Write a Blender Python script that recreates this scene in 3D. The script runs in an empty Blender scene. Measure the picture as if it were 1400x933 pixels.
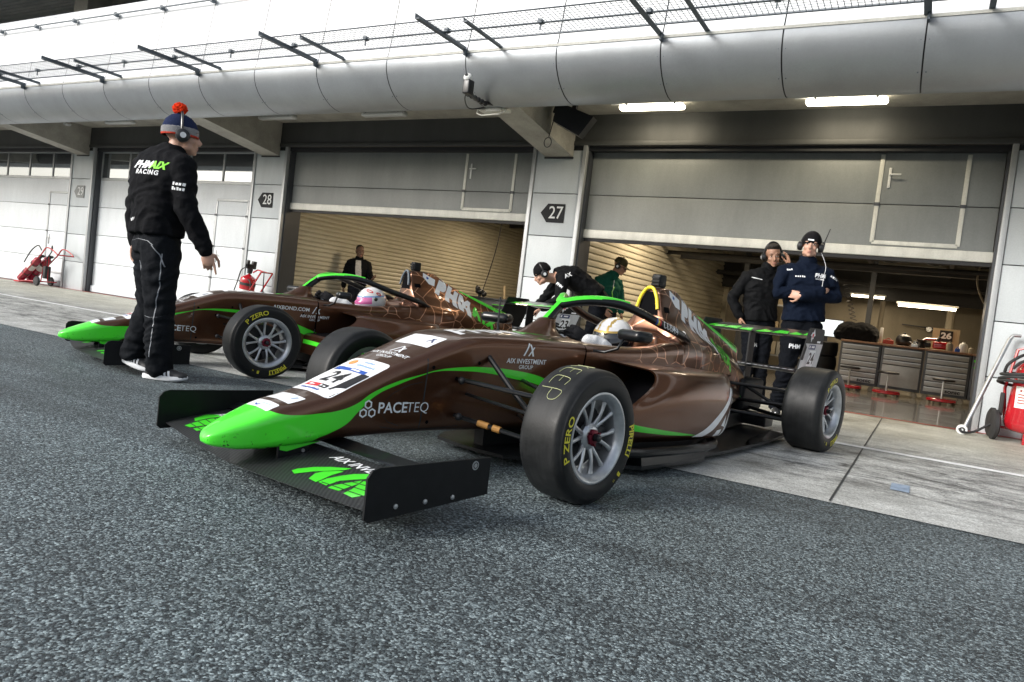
import bpy, bmesh, math, random
from math import sin, cos, pi, radians, sqrt, atan2
from mathutils import Vector, Matrix, noise
from mathutils.bvhtree import BVHTree

sc = bpy.context.scene
COL = sc.collection

# ------------------------------------------------------------------ camera
YAW, PITCH, ROLL, EYE = -0.506915570, -0.0474966565, 0.117142478, 0.733901
cd = bpy.data.cameras.new('camera'); cam = bpy.data.objects.new('camera', cd); COL.objects.link(cam)
cd.sensor_width = 36.0; cd.lens = 1006.626 / 1400 * 36.0
cd.clip_start = 0.05; cd.clip_end = 2000
_f = Vector((sin(YAW)*cos(PITCH), cos(YAW)*cos(PITCH), sin(PITCH)))
_r = Vector((cos(YAW), -sin(YAW), 0)); _u = _r.cross(_f)
_r2 = cos(ROLL)*_r + sin(ROLL)*_u; _u2 = -sin(ROLL)*_r + cos(ROLL)*_u
_m = Matrix((_r2, _u2, -_f)).transposed().to_4x4(); _m.translation = (0, 0, EYE)
cam.matrix_world = _m
sc.camera = cam

# ------------------------------------------------------------------ world, sun, exposure
SUN_EL, SUN_AZ = 27, -34        # the sun stands behind the camera, to its left (azimuth from -Y towards -X)
w = bpy.data.worlds.new('World'); sc.world = w; w.use_nodes = True
nt = w.node_tree; nt.nodes.clear()
sky = nt.nodes.new('ShaderNodeTexSky'); sky.sky_type = 'NISHITA'; sky.sun_disc = False
sky.sun_elevation = radians(SUN_EL); sky.air_density = 1.0; sky.dust_density = 3.0; sky.ozone_density = 1.0
hs = nt.nodes.new('ShaderNodeHueSaturation'); hs.inputs['Saturation'].default_value = 0.50
hs.inputs['Value'].default_value = 1.0
bg = nt.nodes.new('ShaderNodeBackground'); bg.inputs['Strength'].default_value = 0.125
wo = nt.nodes.new('ShaderNodeOutputWorld')
nt.links.new(sky.outputs[0], hs.inputs['Color']); nt.links.new(hs.outputs[0], bg.inputs[0]); nt.links.new(bg.outputs[0], wo.inputs[0])
sl = bpy.data.lights.new('sun', 'SUN'); sl.energy = 1.5; sl.angle = radians(16); sl.color = (1, 0.98, 0.95)
sun = bpy.data.objects.new('sun', sl); COL.objects.link(sun)
_sd = Vector((sin(radians(SUN_AZ))*cos(radians(SUN_EL)), -cos(radians(SUN_AZ))*cos(radians(SUN_EL)), sin(radians(SUN_EL))))
sun.rotation_euler = _sd.to_track_quat('Z', 'Y').to_euler()
sun.location = (-6, -8, 12)
sky.sun_rotation = atan2(_sd.x, _sd.y)
sc.view_settings.view_transform = 'Standard'; sc.view_settings.look = 'None'
sc.view_settings.exposure = 0.88; sc.view_settings.gamma = 1
sc.render.engine = 'CYCLES'
sc.cycles.use_denoising = True
sc.cycles.max_bounces = 7; sc.cycles.diffuse_bounces = 3; sc.cycles.glossy_bounces = 4
sc.cycles.caustics_reflective = False; sc.cycles.caustics_refractive = False
sc.cycles.sample_clamp_indirect = 4

# ------------------------------------------------------------------ materials
MATS = {}
def mat(name, col, rough=0.6, metal=0.0, coat=0.0, spec=0.5, emit=None, estr=0.0, bump=None, var=None, coat_r=0.05, sheen=0.0, trans=0.0):
    """bump=(scale, strength, distance, stretch); var=(scale, amount)"""
    m = bpy.data.materials.new(name); m.use_nodes = True
    n = m.node_tree; b = n.nodes['Principled BSDF']
    b.inputs['Base Color'].default_value = (*col, 1); b.inputs['Roughness'].default_value = rough
    b.inputs['Metallic'].default_value = metal; b.inputs['Coat Weight'].default_value = coat
    b.inputs['Coat Roughness'].default_value = coat_r
    b.inputs['Specular IOR Level'].default_value = spec
    if sheen: b.inputs['Sheen Weight'].default_value = sheen
    if trans: b.inputs['Transmission Weight'].default_value = trans
    if emit: b.inputs['Emission Color'].default_value = (*emit, 1); b.inputs['Emission Strength'].default_value = estr
    tc = n.nodes.new('ShaderNodeTexCoord')
    if bump:
        mp = n.nodes.new('ShaderNodeMapping'); n.links.new(tc.outputs['Object'], mp.inputs[0])
        mp.inputs['Scale'].default_value = bump[3] if len(bump) > 3 else (1, 1, 1)
        nz = n.nodes.new('ShaderNodeTexNoise'); nz.inputs['Scale'].default_value = bump[0]; nz.inputs['Detail'].default_value = 4
        n.links.new(mp.outputs[0], nz.inputs['Vector'])
        bp = n.nodes.new('ShaderNodeBump'); bp.inputs['Strength'].default_value = bump[1]; bp.inputs['Distance'].default_value = bump[2]
        n.links.new(nz.outputs[0], bp.inputs['Height']); n.links.new(bp.outputs[0], b.inputs['Normal'])
    if var:
        nz = n.nodes.new('ShaderNodeTexNoise'); nz.inputs['Scale'].default_value = var[0]; nz.inputs['Detail'].default_value = 6
        nz.inputs['Roughness'].default_value = 0.65
        n.links.new(tc.outputs['Object'], nz.inputs['Vector'])
        mx = n.nodes.new('ShaderNodeMix'); mx.data_type = 'RGBA'; mx.blend_type = 'MULTIPLY'; mx.inputs[0].default_value = 1
        mr = n.nodes.new('ShaderNodeMapRange'); mr.inputs[1].default_value = 0.3; mr.inputs[2].default_value = 0.7
        mr.inputs[3].default_value = 1 - var[1]; mr.inputs[4].default_value = 1 + var[1]*0.6
        n.links.new(nz.outputs[0], mr.inputs[0])
        mx.inputs[6].default_value = (*col, 1); n.links.new(mr.outputs[0], mx.inputs[7])
        n.links.new(mx.outputs[2], b.inputs['Base Color'])
        rr = n.nodes.new('ShaderNodeMapRange'); rr.inputs[3].default_value = min(1, rough*1.15); rr.inputs[4].default_value = rough*0.85
        n.links.new(nz.outputs[0], rr.inputs[0]); n.links.new(rr.outputs[0], b.inputs['Roughness'])
    MATS[name] = m
    return m

def nodes(name):
    m = bpy.data.materials.new(name); m.use_nodes = True; MATS[name] = m
    n = m.node_tree; b = n.nodes['Principled BSDF']
    def N(t, **kw):
        x = n.nodes.new('ShaderNode' + t)
        for k, v in kw.items():
            if k[0] == '_': x.inputs[k[1:].replace('_', ' ')].default_value = v
            else: setattr(x, k, v)
        return x
    L = lambda a, bb: n.links.new(a, bb)
    return m, n, b, N, L
def ramp(N, L, src, stops, interp='LINEAR'):
    r = N('ValToRGB'); r.color_ramp.interpolation = interp
    e = r.color_ramp.elements
    while len(e) < len(stops): e.new(0.5)
    for k, (p, c) in enumerate(stops):
        e[k].position = p; e[k].color = (*c, 1) if isinstance(c, tuple) else (c, c, c, 1)
    L(src, r.inputs[0]); return r.outputs[0]
def mixc(N, L, a, b, fac, mode='MIX'):
    x = N('Mix', data_type='RGBA', blend_type=mode)
    for s, k in ((a, 6), (b, 7)):
        if isinstance(s, tuple): x.inputs[k].default_value = (*s, 1)
        else: L(s, x.inputs[k])
    if isinstance(fac, (int, float)): x.inputs[0].default_value = fac
    else: L(fac, x.inputs[0])
    return x.outputs[2]

# asphalt: pale and dark stones in black binder
m, n, b, N, L = nodes('asphalt')
tc = N('TexCoord'); P = tc.outputs['Object']
v1 = N('TexVoronoi', _Scale=165.0); L(P, v1.inputs['Vector'])
v2 = N('TexVoronoi', _Scale=90.0); L(P, v2.inputs['Vector'])
wn = N('TexNoise', _Scale=70.0, _Detail=7.0, _Roughness=0.8); L(P, wn.inputs['Vector'])
big = N('TexNoise', _Scale=0.9, _Detail=5.0, _Roughness=0.6); L(P, big.inputs['Vector'])
sp = N('SeparateColor'); L(v1.outputs['Color'], sp.inputs[0])
sp2 = N('SeparateColor'); L(v2.outputs['Color'], sp2.inputs[0])
c1_ = ramp(N, L, sp.outputs[0], [(0.0, (.006, .008, .009)), (0.42, (.020, .024, .027)), (0.62, (.070, .082, .087)), (1.0, (.30, .33, .335))])
c2_ = ramp(N, L, sp2.outputs[1], [(0.0, (.018, .022, .025)), (0.6, (.062, .072, .076)), (1.0, (.20, .22, .225))])
cc = mixc(N, L, c1_, c2_, 0.30)
wr = ramp(N, L, wn.outputs[0], [(0.36, 0.30), (0.64, 2.25)])
cc = mixc(N, L, cc, wr, 1.0, 'MULTIPLY'); cc = mixc(N, L, cc, (.90, 1.0, 1.03), 1.0, 'MULTIPLY')
br = ramp(N, L, big.outputs[0], [(0.32, 0.70), (0.68, 1.25)])
cc = mixc(N, L, cc, br, 1.0, 'MULTIPLY')
mps = N('Mapping'); mps.inputs['Scale'].default_value = (.22, 1.9, 1); mps.inputs['Rotation'].default_value = (0, 0, .12); L(P, mps.inputs[0])
sn = N('TexNoise', _Scale=1.1, _Detail=7.0, _Roughness=0.6, _Distortion=.4); L(mps.outputs[0], sn.inputs['Vector'])
cc = mixc(N, L, cc, ramp(N, L, sn.outputs[0], [(0.36, 0.66), (0.50, 1.0), (0.72, 1.12)]), 1.0, 'MULTIPLY'); L(cc, b.inputs['Base Color'])
b.inputs['Roughness'].default_value = 0.62
hsum = N('Math', operation='ADD'); L(v1.outputs['Distance'], hsum.inputs[0]); L(wn.outputs[0], hsum.inputs[1])
bp = N('Bump', _Strength=0.6, _Distance=0.004, invert=True); L(hsum.outputs[0], bp.inputs['Height']); L(bp.outputs[0], b.inputs['Normal'])

# concrete apron with tyre rubber dragged along it and a joint pattern
m, n, b, N, L = nodes('concrete_apron')
tc = N('TexCoord'); P = tc.outputs['Object']
n1 = N('TexNoise', _Scale=2.0, _Detail=9.0, _Roughness=0.72); L(P, n1.inputs['Vector'])
mp = N('Mapping'); mp.inputs['Scale'].default_value = (1.4, 3.2, 1); L(P, mp.inputs[0])
n2 = N('TexNoise', _Scale=1.7, _Detail=12.0, _Roughness=0.86, _Distortion=0.5); L(mp.outputs[0], n2.inputs['Vector'])
n3 = N('TexNoise', _Scale=130.0, _Detail=3.0, _Roughness=0.7); L(P, n3.inputs['Vector'])
base = ramp(N, L, n1.outputs[0], [(0.28, (.32, .33, .315)), (0.5, (.53, .545, .525)), (0.70, (.68, .70, .68))])
st = ramp(N, L, n2.outputs[0], [(0.40, 0.0), (0.56, 1.0)])
sepx = N('SeparateXYZ'); L(P, sepx.inputs[0])
band = ramp(N, L, N('MapRange').outputs[0], [(0, 0), (1, 1)])
mrY = N('MapRange'); mrY.inputs[1].default_value = 3.7; mrY.inputs[2].default_value = 8.9; L(sepx.outputs[1], mrY.inputs[0])
bandY = ramp(N, L, mrY.outputs[0], [(0.0, 0.25), (0.12, 0.75), (0.22, 1.0), (0.42, 0.85), (0.60, 0.25), (1.0, 0.10)])
inv = N('Math', operation='SUBTRACT'); inv.inputs[0].default_value = 1.0; L(st, inv.inputs[1])
mk = N('Math', operation='MULTIPLY'); L(inv.outputs[0], mk.inputs[0]); L(bandY, mk.inputs[1])
col = mixc(N, L, base, (.035, .037, .038), mk.outputs[0])
warm = ramp(N, L, mrY.outputs[0], [(0.4, (1, 1, 1)), (0.7, (.93, .90, .80))])
col = mixc(N, L, col, warm, 1.0, 'MULTIPLY')
fine = ramp(N, L, n3.outputs[0], [(0.34, 0.50), (0.64, 1.3)])
col = mixc(N, L, col, fine, 1.0, 'MULTIPLY'); L(col, b.inputs['Base Color'])
b.inputs['Roughness'].default_value = 0.55
bp = N('Bump', _Strength=0.5, _Distance=0.003); L(n3.outputs[0], bp.inputs['Height']); L(bp.outputs[0], b.inputs['Normal'])

# polished garage floor
m, n, b, N, L = nodes('garage_floor')
tc = N('TexCoord'); P = tc.outputs['Object']
n1 = N('TexNoise', _Scale=1.2, _Detail=6.0); L(P, n1.inputs['Vector'])
base = ramp(N, L, n1.outputs[0], [(0.3, (.20, .19, .17)), (0.7, (.34, .33, .30))])
br_ = N('TexBrick', _Scale=1.0); br_.offset = 0.0
br_.inputs['Mortar Size'].default_value = 0.006; br_.inputs['Brick Width'].default_value = 0.6; br_.inputs['Row Height'].default_value = 0.6
br_.inputs['Color1'].default_value = (1, 1, 1, 1); br_.inputs['Color2'].default_value = (.9, .9, .9, 1); br_.inputs['Mortar'].default_value = (.5, .5, .5, 1)
L(P, br_.inputs['Vector']); col = mixc(N, L, base, br_.outputs[0], 1.0, 'MULTIPLY'); L(col, b.inputs['Base Color'])
b.inputs['Roughness'].default_value = 0.16; b.inputs['Coat Weight'].default_value = 0.4

def weathered(name, col, rough, streak=0.15, metal=0.0, scale=(1.0, 1.0, 0.25), sc_=2.2, fine=0.05):
    m, n, b, N, L = nodes(name)
    tc = N('TexCoord'); P = tc.outputs['Object']
    mp = N('Mapping'); mp.inputs['Scale'].default_value = scale; L(P, mp.inputs[0])
    n1 = N('TexNoise', _Scale=sc_, _Detail=8.0, _Roughness=0.65); L(mp.outputs[0], n1.inputs['Vector'])
    n2 = N('TexNoise', _Scale=70.0, _Detail=3.0); L(P, n2.inputs['Vector'])
    r1 = ramp(N, L, n1.outputs[0], [(0.3, 1 - streak), (0.65, 1 + streak*0.35)])
    r2 = ramp(N, L, n2.outputs[0], [(0.3, 1 - fine), (0.7, 1 + fine)])
    c = mixc(N, L, col, r1, 1.0, 'MULTIPLY'); c = mixc(N, L, c, r2, 1.0, 'MULTIPLY'); L(c, b.inputs['Base Color'])
    rr = N('MapRange'); rr.inputs[3].default_value = rough*1.25; rr.inputs[4].default_value = rough*0.75; L(n1.outputs[0], rr.inputs[0]); L(rr.outputs[0], b.inputs['Roughness'])
    b.inputs['Metallic'].default_value = metal
    bp = N('Bump', _Strength=0.12, _Distance=0.002); L(n2.outputs[0], bp.inputs['Height'])
    n4 = N('TexNoise', _Scale=2.6, _Detail=2.0); L(P, n4.inputs['Vector'])
    b2 = N('Bump', _Strength=(0.0 if name == 'cladding' else 0.22), _Distance=0.02); L(n4.outputs[0], b2.inputs['Height']); L(bp.outputs[0], b2.inputs['Normal']); L(b2.outputs[0], b.inputs['Normal'])
    return m
weathered('wall_panel', (.49, .53, .55), 0.42, 0.14)
weathered('door_shaded', (.24, .255, .25), 0.45, 0.18)  # raised doors: same finish as the closed ones, canopy shade put into the colour
weathered('door_lit', (.66, .70, .73), 0.42, 0.10)  # closed doors: the same finish, paler colour stands in for the daylight on them
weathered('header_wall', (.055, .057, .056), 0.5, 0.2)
weathered('beam_concrete', (.36, .35, .31), 0.7, 0.28, scale=(1, 1, 1), sc_=3.0, fine=0.1)
weathered('cladding_white', (.74, .77, .80), 0.45, 0.05)
weathered('cladding', (.34, .365, .39), 0.46, 0.14, metal=0.55, scale=(1, 1, .4), sc_=1.2, fine=0.03)
weathered('rail_white', (.66, .66, .60), 0.4, 0.2, scale=(3, 1, 1))
weathered('frame_metal', (.42, .44, .45), 0.38, 0.12, metal=0.3)
weathered('frame_dark', (.055, .06, .068), 0.4, 0.2)
weathered('tray_steel', (.10, .125, .15), 0.5, 0.25)
weathered('shutter', (.60, .56, .44), 0.38, 0.12, scale=(1, 1, 2))
weathered('inner_wall', (.27, .24, .18), 0.7, 0.2)
weathered('upper_slats', (.68, .68, .65), 0.7, 0.2)
mat('slot_black', (.008, .009, .011), 0.6)
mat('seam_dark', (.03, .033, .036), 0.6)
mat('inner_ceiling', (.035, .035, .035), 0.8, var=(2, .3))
mat('window_glass', (.30, .32, .33), 0.04, metal=0.85)
mat('sign_dark', (.014, .015, .017), 0.6, spec=.2)
mat('sign_grey', (.20, .21, .21), 0.5)
mat('sign_text', (.62, .64, .64), 0.5)
mat('paint_white_line', (.85, .87, .88), 0.5, var=(9, .2))
mat('paint_red', (.36, .045, .028), 0.5, var=(6, .35))
mat('paint_blue_tape', (.27, .36, .48), 0.5, var=(14, .3))
mat('lamp_on', (1, 1, 1), 0.4, emit=(1, .90, .68), estr=6.0)
mat('tube_on', (1, 1, 1), 0.4, emit=(1, .84, .60), estr=7.0)
mat('lamp_off', (.55, .57, .57), 0.3)
mat('plastic_black', (.012, .013, .015), 0.35, var=(30, .2))
mat('rubber_black', (.02, .02, .021), 0.7)
mat('steel', (.55, .56, .56), 0.32, metal=0.9, var=(12, .2))
mat('white_plastic', (.7, .71, .7), 0.4)
mat('red_enamel', (.42, .012, .02), 0.22, coat=0.6, var=(5, .25))
mat('magenta_enamel', (.34, .012, .04), 0.25, coat=0.5, var=(5, .2))
mat('label_white', (.72, .72, .70), 0.5, var=(40, .15))
mat('cab_grey', (.30, .30, .285), 0.35, metal=0.2, var=(4, .2))
mat('green_print', (.10, .75, .03), 0.5)
mat('wood_top', (.30, .17, .10), 0.4, var=(6, .3))
mat('tan_card', (.42, .34, .22), 0.7)
mat('yellow', (.80, .62, .05), 0.4)
mat('gold', (.62, .42, .12), 0.35, metal=0.6)

# ------------------------------------------------------------------ mesh helpers
class MB:
    def __init__(s): s.v = []; s.f = []; s.m = []; s.sm = []
    def add(s, vs, fs, mi=0, smooth=False, M=None):
        o = len(s.v)
        s.v += [tuple(M @ Vector(p)) if M is not None else tuple(p) for p in vs]
        for f in fs: s.f.append([o + i for i in f]); s.m.append(mi); s.sm.append(smooth)
        return s
    def box(s, lo, hi, mi=0, M=None, bev=0.0):
        x0, y0, z0 = lo; x1, y1, z1 = hi
        if bev <= 0:
            vs = [(x0,y0,z0),(x1,y0,z0),(x1,y1,z0),(x0,y1,z0),(x0,y0,z1),(x1,y0,z1),(x1,y1,z1),(x0,y1,z1)]
            fs = [(0,3,2,1),(4,5,6,7),(0,1,5,4),(1,2,6,5),(2,3,7,6),(3,0,4,7)]
            return s.add(vs, fs, mi, False, M)
        bm = bmesh.new(); bmesh.ops.create_cube(bm, size=1)
        for q in bm.verts: q.co = Vector(((x0+x1)/2 + q.co.x*(x1-x0), (y0+y1)/2 + q.co.y*(y1-y0), (z0+z1)/2 + q.co.z*(z1-z0)))
        bmesh.ops.bevel(bm, geom=bm.edges[:], offset=min(bev, .49*min(x1-x0, y1-y0, z1-z0)), segments=3, affect='EDGES', profile=0.5)
        s.add([q.co[:] for q in bm.verts], [[q.index for q in f.verts] for f in bm.faces], mi, True, M); bm.free(); return s
    def tube(s, pts, r, mi=0, n=10, M=None, caps=True, flat=None, closed=False):
        """sweep along pts; r number or list; flat=(axis vector, factor) squashes the section along that axis"""
        P = [Vector(p) for p in pts]; k = len(P)
        R = [r]*k if isinstance(r, (int, float)) else list(r)
        vs = []; fs = []; up = None
        for i in range(k):
            a = P[(i-1) % k] if closed else P[max(0, i-1)]; c = P[(i+1) % k] if closed else P[min(k-1, i+1)]
            t = (c - a).normalized()
            if up is None:
                up = Vector((0, 0, 1)) if abs(t.z) < .9 else Vector((1, 0, 0))
            up = (up - t*up.dot(t))
            if up.length < 1e-6: up = t.orthogonal()
            up.normalize(); sd = t.cross(up)
            for j in range(n):
                q = 2*pi*j/n; off = up*cos(q)*R[i] + sd*sin(q)*R[i]
                if flat: ax = Vector(flat[0]); off = off - ax*off.dot(ax)*(1-flat[1])
                vs.append(tuple(P[i] + off))
        for i in range(k if closed else k-1):
            for j in range(n):
                a = i*n+j; b2 = i*n+(j+1) % n; i2 = (i+1) % k
                fs.append((a, b2, i2*n+(j+1) % n, i2*n+j))
        if caps and not closed:
            fs.append(list(range(n))[::-1]); fs.append([(k-1)*n+j for j in range(n)])
        return s.add(vs, fs, mi, True, M)
    def lathe(s, prof, mi=0, n=32, M=None, axis='z', mis=None, close=False):
        """prof list of (r, h) round the axis"""
        vs = []; k = len(prof)
        for (r, h) in prof:
            for j in range(n):
                a = 2*pi*j/n
                p = (r*cos(a), r*sin(a), h)
                if axis == 'y': p = (r*cos(a), h, r*sin(a))
                if axis == 'x': p = (h, r*cos(a), r*sin(a))
                vs.append(p)
        for i in range(k-1 if not close else k):
            i2 = (i+1) % k
            fs = [(i*n+j, i*n+(j+1) % n, i2*n+(j+1) % n, i2*n+j) for j in range(n)]
            o = len(s.v)
            for f in fs: s.f.append([o+q for q in f]); s.m.append(mis[i] if mis else mi); s.sm.append(True)
        s.v += [tuple(M @ Vector(p)) if M is not None else p for p in vs]
        return s
    def loft(s, rings, mi=0, closed=True, cap0=False, cap1=False, M=None, mif=None, smooth=True):
        n = len(rings[0]); vs = [p for r in rings for p in r]; fs = []; ms = []
        for i in range(len(rings)-1):
            for j in range(n if closed else n-1):
                j2 = (j+1) % n
                fs.append((i*n+j, i*n+j2, (i+1)*n+j2, (i+1)*n+j))
                ms.append(mif(i, j) if mif else mi)
        o = len(s.v)
        s.v += [tuple(M @ Vector(p)) if M is not None else tuple(p) for p in vs]
        for f, q in zip(fs, ms): s.f.append([o+i for i in f]); s.m.append(q); s.sm.append(smooth)
        if cap0: s.f.append([o+j for j in range(n)][::-1]); s.m.append(mi); s.sm.append(False)
        if cap1: s.f.append([o+(len(rings)-1)*n+j for j in range(n)]); s.m.append(mi); s.sm.append(False)
        return s
    def prism(s, poly, lo, hi, axis='z', mi=0, M=None, smooth=False):
        """extrude a 2D polygon: axis z -> poly is (x,y); y -> (x,z); x -> (y,z)"""
        def P(p, h): return {'z': (p[0], p[1], h), 'y': (p[0], h, p[1]), 'x': (h, p[0], p[1])}[axis]
        n = len(poly); vs = [P(p, lo) for p in poly] + [P(p, hi) for p in poly]
        s.add(vs, [list(range(n))[::-1], [n+i for i in range(n)]], mi, False, M)
        o = len(s.v) - 2*n
        for i in range(n):
            s.f.append([o+i, o+(i+1) % n, o+n+(i+1) % n, o+n+i]); s.m.append(mi); s.sm.append(smooth)
        return s
    def ell(s, c, r, mi=0, M=None, n=14, rot=None):
        rings = []; vs = []; fs = []
        Rm = rot if rot is not None else Matrix.Identity(3)
        C_ = Vector(c); k = n//2 + 2
        for i in range(k+1):
            a = -pi/2 + pi*i/k
            if i in (0, k): vs.append(tuple(C_ + Rm @ Vector((0, 0, r[2]*sin(a))))); continue
            for j in range(n):
                q = 2*pi*j/n; vs.append(tuple(C_ + Rm @ Vector((r[0]*cos(a)*cos(q), r[1]*cos(a)*sin(q), r[2]*sin(a)))))
        def ix(i, j): return 0 if i == 0 else (len(vs)-1 if i == k else 1 + (i-1)*n + j % n)
        for i in range(k):
            for j in range(n):
                if i == 0: fs.append((0, ix(1, j+1), ix(1, j)))
                elif i == k-1: fs.append((ix(i, j), ix(i, j+1), len(vs)-1))
                else: fs.append((ix(i, j), ix(i, j+1), ix(i+1, j+1), ix(i+1, j)))
        return s.add(vs, fs, mi, True, M)
    def mesh(s, name, mats):
        me = bpy.data.meshes.new(name); me.from_pydata(s.v, [], s.f)
        for m_ in mats: me.materials.append(MATS[m_] if isinstance(m_, str) else m_)
        me.polygons.foreach_set('material_index', s.m); me.polygons.foreach_set('use_smooth', s.sm)
        me.update(); return me
    def build(s, name, mats, parent=None, loc=None, rot=None, fix=True, sharp=35):
        me = s.mesh(name, mats if isinstance(mats, (list, tuple)) else [mats])
        if fix:
            bm = bmesh.new(); bm.from_mesh(me); bmesh.ops.recalc_face_normals(bm, faces=bm.faces[:]); bm.to_mesh(me); bm.free()
        if sharp: me.set_sharp_from_angle(angle=radians(sharp))
        o = bpy.data.objects.new(name, me); COL.objects.link(o)
        if parent: o.parent = parent
        if loc is not None: o.location = loc
        if rot is not None: o.rotation_euler = rot
        return o
def tag(o, label=None, cat=None, group=None, kind=None):
    if label: o['label'] = label
    if cat: o['category'] = cat
    if group: o['group'] = group
    if kind: o['kind'] = kind
    return o
def empty(name, loc=(0, 0, 0), rz=0, label=None, cat=None, group=None, rot=None):
    o = bpy.data.objects.new(name, None); COL.objects.link(o); o.location = loc
    o.rotation_euler = rot if rot is not None else (0, 0, rz); o.empty_display_size = 0.1
    return tag(o, label, cat, group)
def copy_tree(o, parent=None):
    kids = list(o.children); c = o.copy(); COL.objects.link(c)
    if parent: c.parent = parent
    for k in kids: copy_tree(k, c)
    return c
def T(x=0, y=0, z=0): return Matrix.Translation((x, y, z))
def RX(a): return Matrix.Rotation(a, 4, 'X')
def RY(a): return Matrix.Rotation(a, 4, 'Y')
def RZ(a): return Matrix.Rotation(a, 4, 'Z')
def SC(x, y, z): return Matrix.Diagonal((x, y, z, 1))
def text2d(s, size=1.0, bold=0.0, shear=0.0, sx=1.0, spacing=1.0, align='CENTER', maxe=None, res=3):
    """returns verts2d, faces of filled lettering"""
    cu = bpy.data.curves.new('lettering', 'FONT'); cu.body = s; cu.size = size; cu.offset = bold*size; cu.shear = shear
    cu.space_character = spacing; cu.align_x = align; cu.align_y = 'CENTER'; cu.resolution_u = res
    o = bpy.data.objects.new('lettering', cu); COL.objects.link(o)
    dg = bpy.context.evaluated_depsgraph_get(); dg.update()
    me = bpy.data.meshes.new_from_object(o.evaluated_get(dg))
    bm = bmesh.new(); bm.from_mesh(me)
    if maxe:
        bmesh.ops.triangulate(bm, faces=bm.faces[:])
        for _ in range(4):
            es = [e for e in bm.edges if e.calc_length() > maxe]
            if not es: break
            bmesh.ops.subdivide_edges(bm, edges=es, cuts=1); bmesh.ops.triangulate(bm, faces=[f for f in bm.faces if len(f.verts) > 3])
    bm.verts.index_update()
    V2 = [(q.co.x*sx, q.co.y) for q in bm.verts]; F2 = [[q.index for q in f.verts] for f in bm.faces]
    bm.free(); bpy.data.meshes.remove(me); bpy.data.objects.remove(o); bpy.data.curves.remove(cu)
    return V2, F2
def marks2d(width, h, seed=1, cols=8):
    """a row of small blocks, for lettering too small to be read"""
    rnd = random.Random(seed); V2 = []; F2 = []; x = -width/2; step = width/cols
    for k in range(cols):
        w_ = step*rnd.uniform(.55, .82); y0 = -h/2; y1 = h*rnd.uniform(.15, .5); o = len(V2)
        V2 += [(x, y0), (x+w_, y0), (x+w_, y1), (x, y1)]; F2.append([o, o+1, o+2, o+3]); x += step
    return V2, F2
def poly2d(pts, maxe=0.03):
    bm = bmesh.new(); vs = [bm.verts.new((p[0], p[1], 0)) for p in pts]; bm.faces.new(vs)
    bmesh.ops.triangulate(bm, faces=bm.faces[:])
    for _ in range(6):
        es = [e for e in bm.edges if e.calc_length() > maxe]
        if not es: break
        bmesh.ops.subdivide_edges(bm, edges=es, cuts=1); bmesh.ops.triangulate(bm, faces=[f for f in bm.faces if len(f.verts) > 3])
    bm.verts.index_update()
    r = [(q.co.x, q.co.y) for q in bm.verts], [[q.index for q in f.verts] for f in bm.faces]
    bm.free(); return r
def strip2d(top, bot, n=24, m=3):
    """band between two polylines, both sampled at n+1 points"""
    def samp(pl, t):
        L_ = [0]
        for a, b2 in zip(pl, pl[1:]): L_.append(L_[-1] + math.dist(a, b2))
        d = t*L_[-1]
        for i in range(len(pl)-1):
            if d <= L_[i+1] + 1e-9:
                u = (d-L_[i])/max(1e-9, L_[i+1]-L_[i]); return (pl[i][0]*(1-u)+pl[i+1][0]*u, pl[i][1]*(1-u)+pl[i+1][1]*u)
        return pl[-1]
    V2 = []
    for i in range(n+1):
        a = samp(top, i/n); c = samp(bot, i/n)
        for j in range(m+1): V2.append((a[0]+(c[0]-a[0])*j/m, a[1]+(c[1]-a[1])*j/m))
    F2 = [[i*(m+1)+j, i*(m+1)+j+1, (i+1)*(m+1)+j+1, (i+1)*(m+1)+j] for i in range(n) for j in range(m)]
    return V2, F2
def smooth_line(pts, k=4):
    """Catmull-Rom through 2D or 3D points"""
    P = [Vector(p) for p in pts]; out = []
    for i in range(len(P)-1):
        p0 = P[max(0, i-1)]; p1 = P[i]; p2 = P[i+1]; p3 = P[min(len(P)-1, i+2)]
        for j in range(k):
            t = j/k
            out.append(tuple(0.5*((2*p1) + (p2-p0)*t + (2*p0-5*p1+4*p2-p3)*t*t + (3*p1-p0-3*p2+p3)*t**3)))
    out.append(tuple(P[-1])); return out
def project(mb, m2, bvh, fn, direction, off=0.0015, mi=0, maxd=2.2):
    """lay a flat shape on a surface: fn(u,v) gives the start point, direction (vector or function) the way to the surface"""
    V2, F2 = m2; pos = []; ok = []
    for p in V2:
        o = Vector(fn(*p)); d = Vector(direction(*p)) if callable(direction) else Vector(direction); d.normalize()
        h = bvh.ray_cast(o, d, maxd)
        if h[0] is None: pos.append(tuple(o)); ok.append(False)
        else:
            nn = h[1] if h[1].dot(d) < 0 else -h[1]
            pos.append(tuple(h[0] + nn*off)); ok.append(True)
    for f in F2:
        if all(ok[i] for i in f):
            pr = [Vector(pos[i]) for i in f]
            if max((pr[i]-pr[i-1]).length for i in range(len(pr))) > 0.12: continue
            mb.add([pos[i] for i in f], [list(range(len(f)))], mi, True)
def flat_text(mb, s, M, mi=0, **kw):
    V2, F2 = text2d(s, **kw); mb.add([(p[0], p[1], 0) for p in V2], F2, mi, False, M)
def ss(a, b, t):
    t = max(0, min(1, (t-a)/(b-a))); return t*t*(3-2*t)
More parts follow.
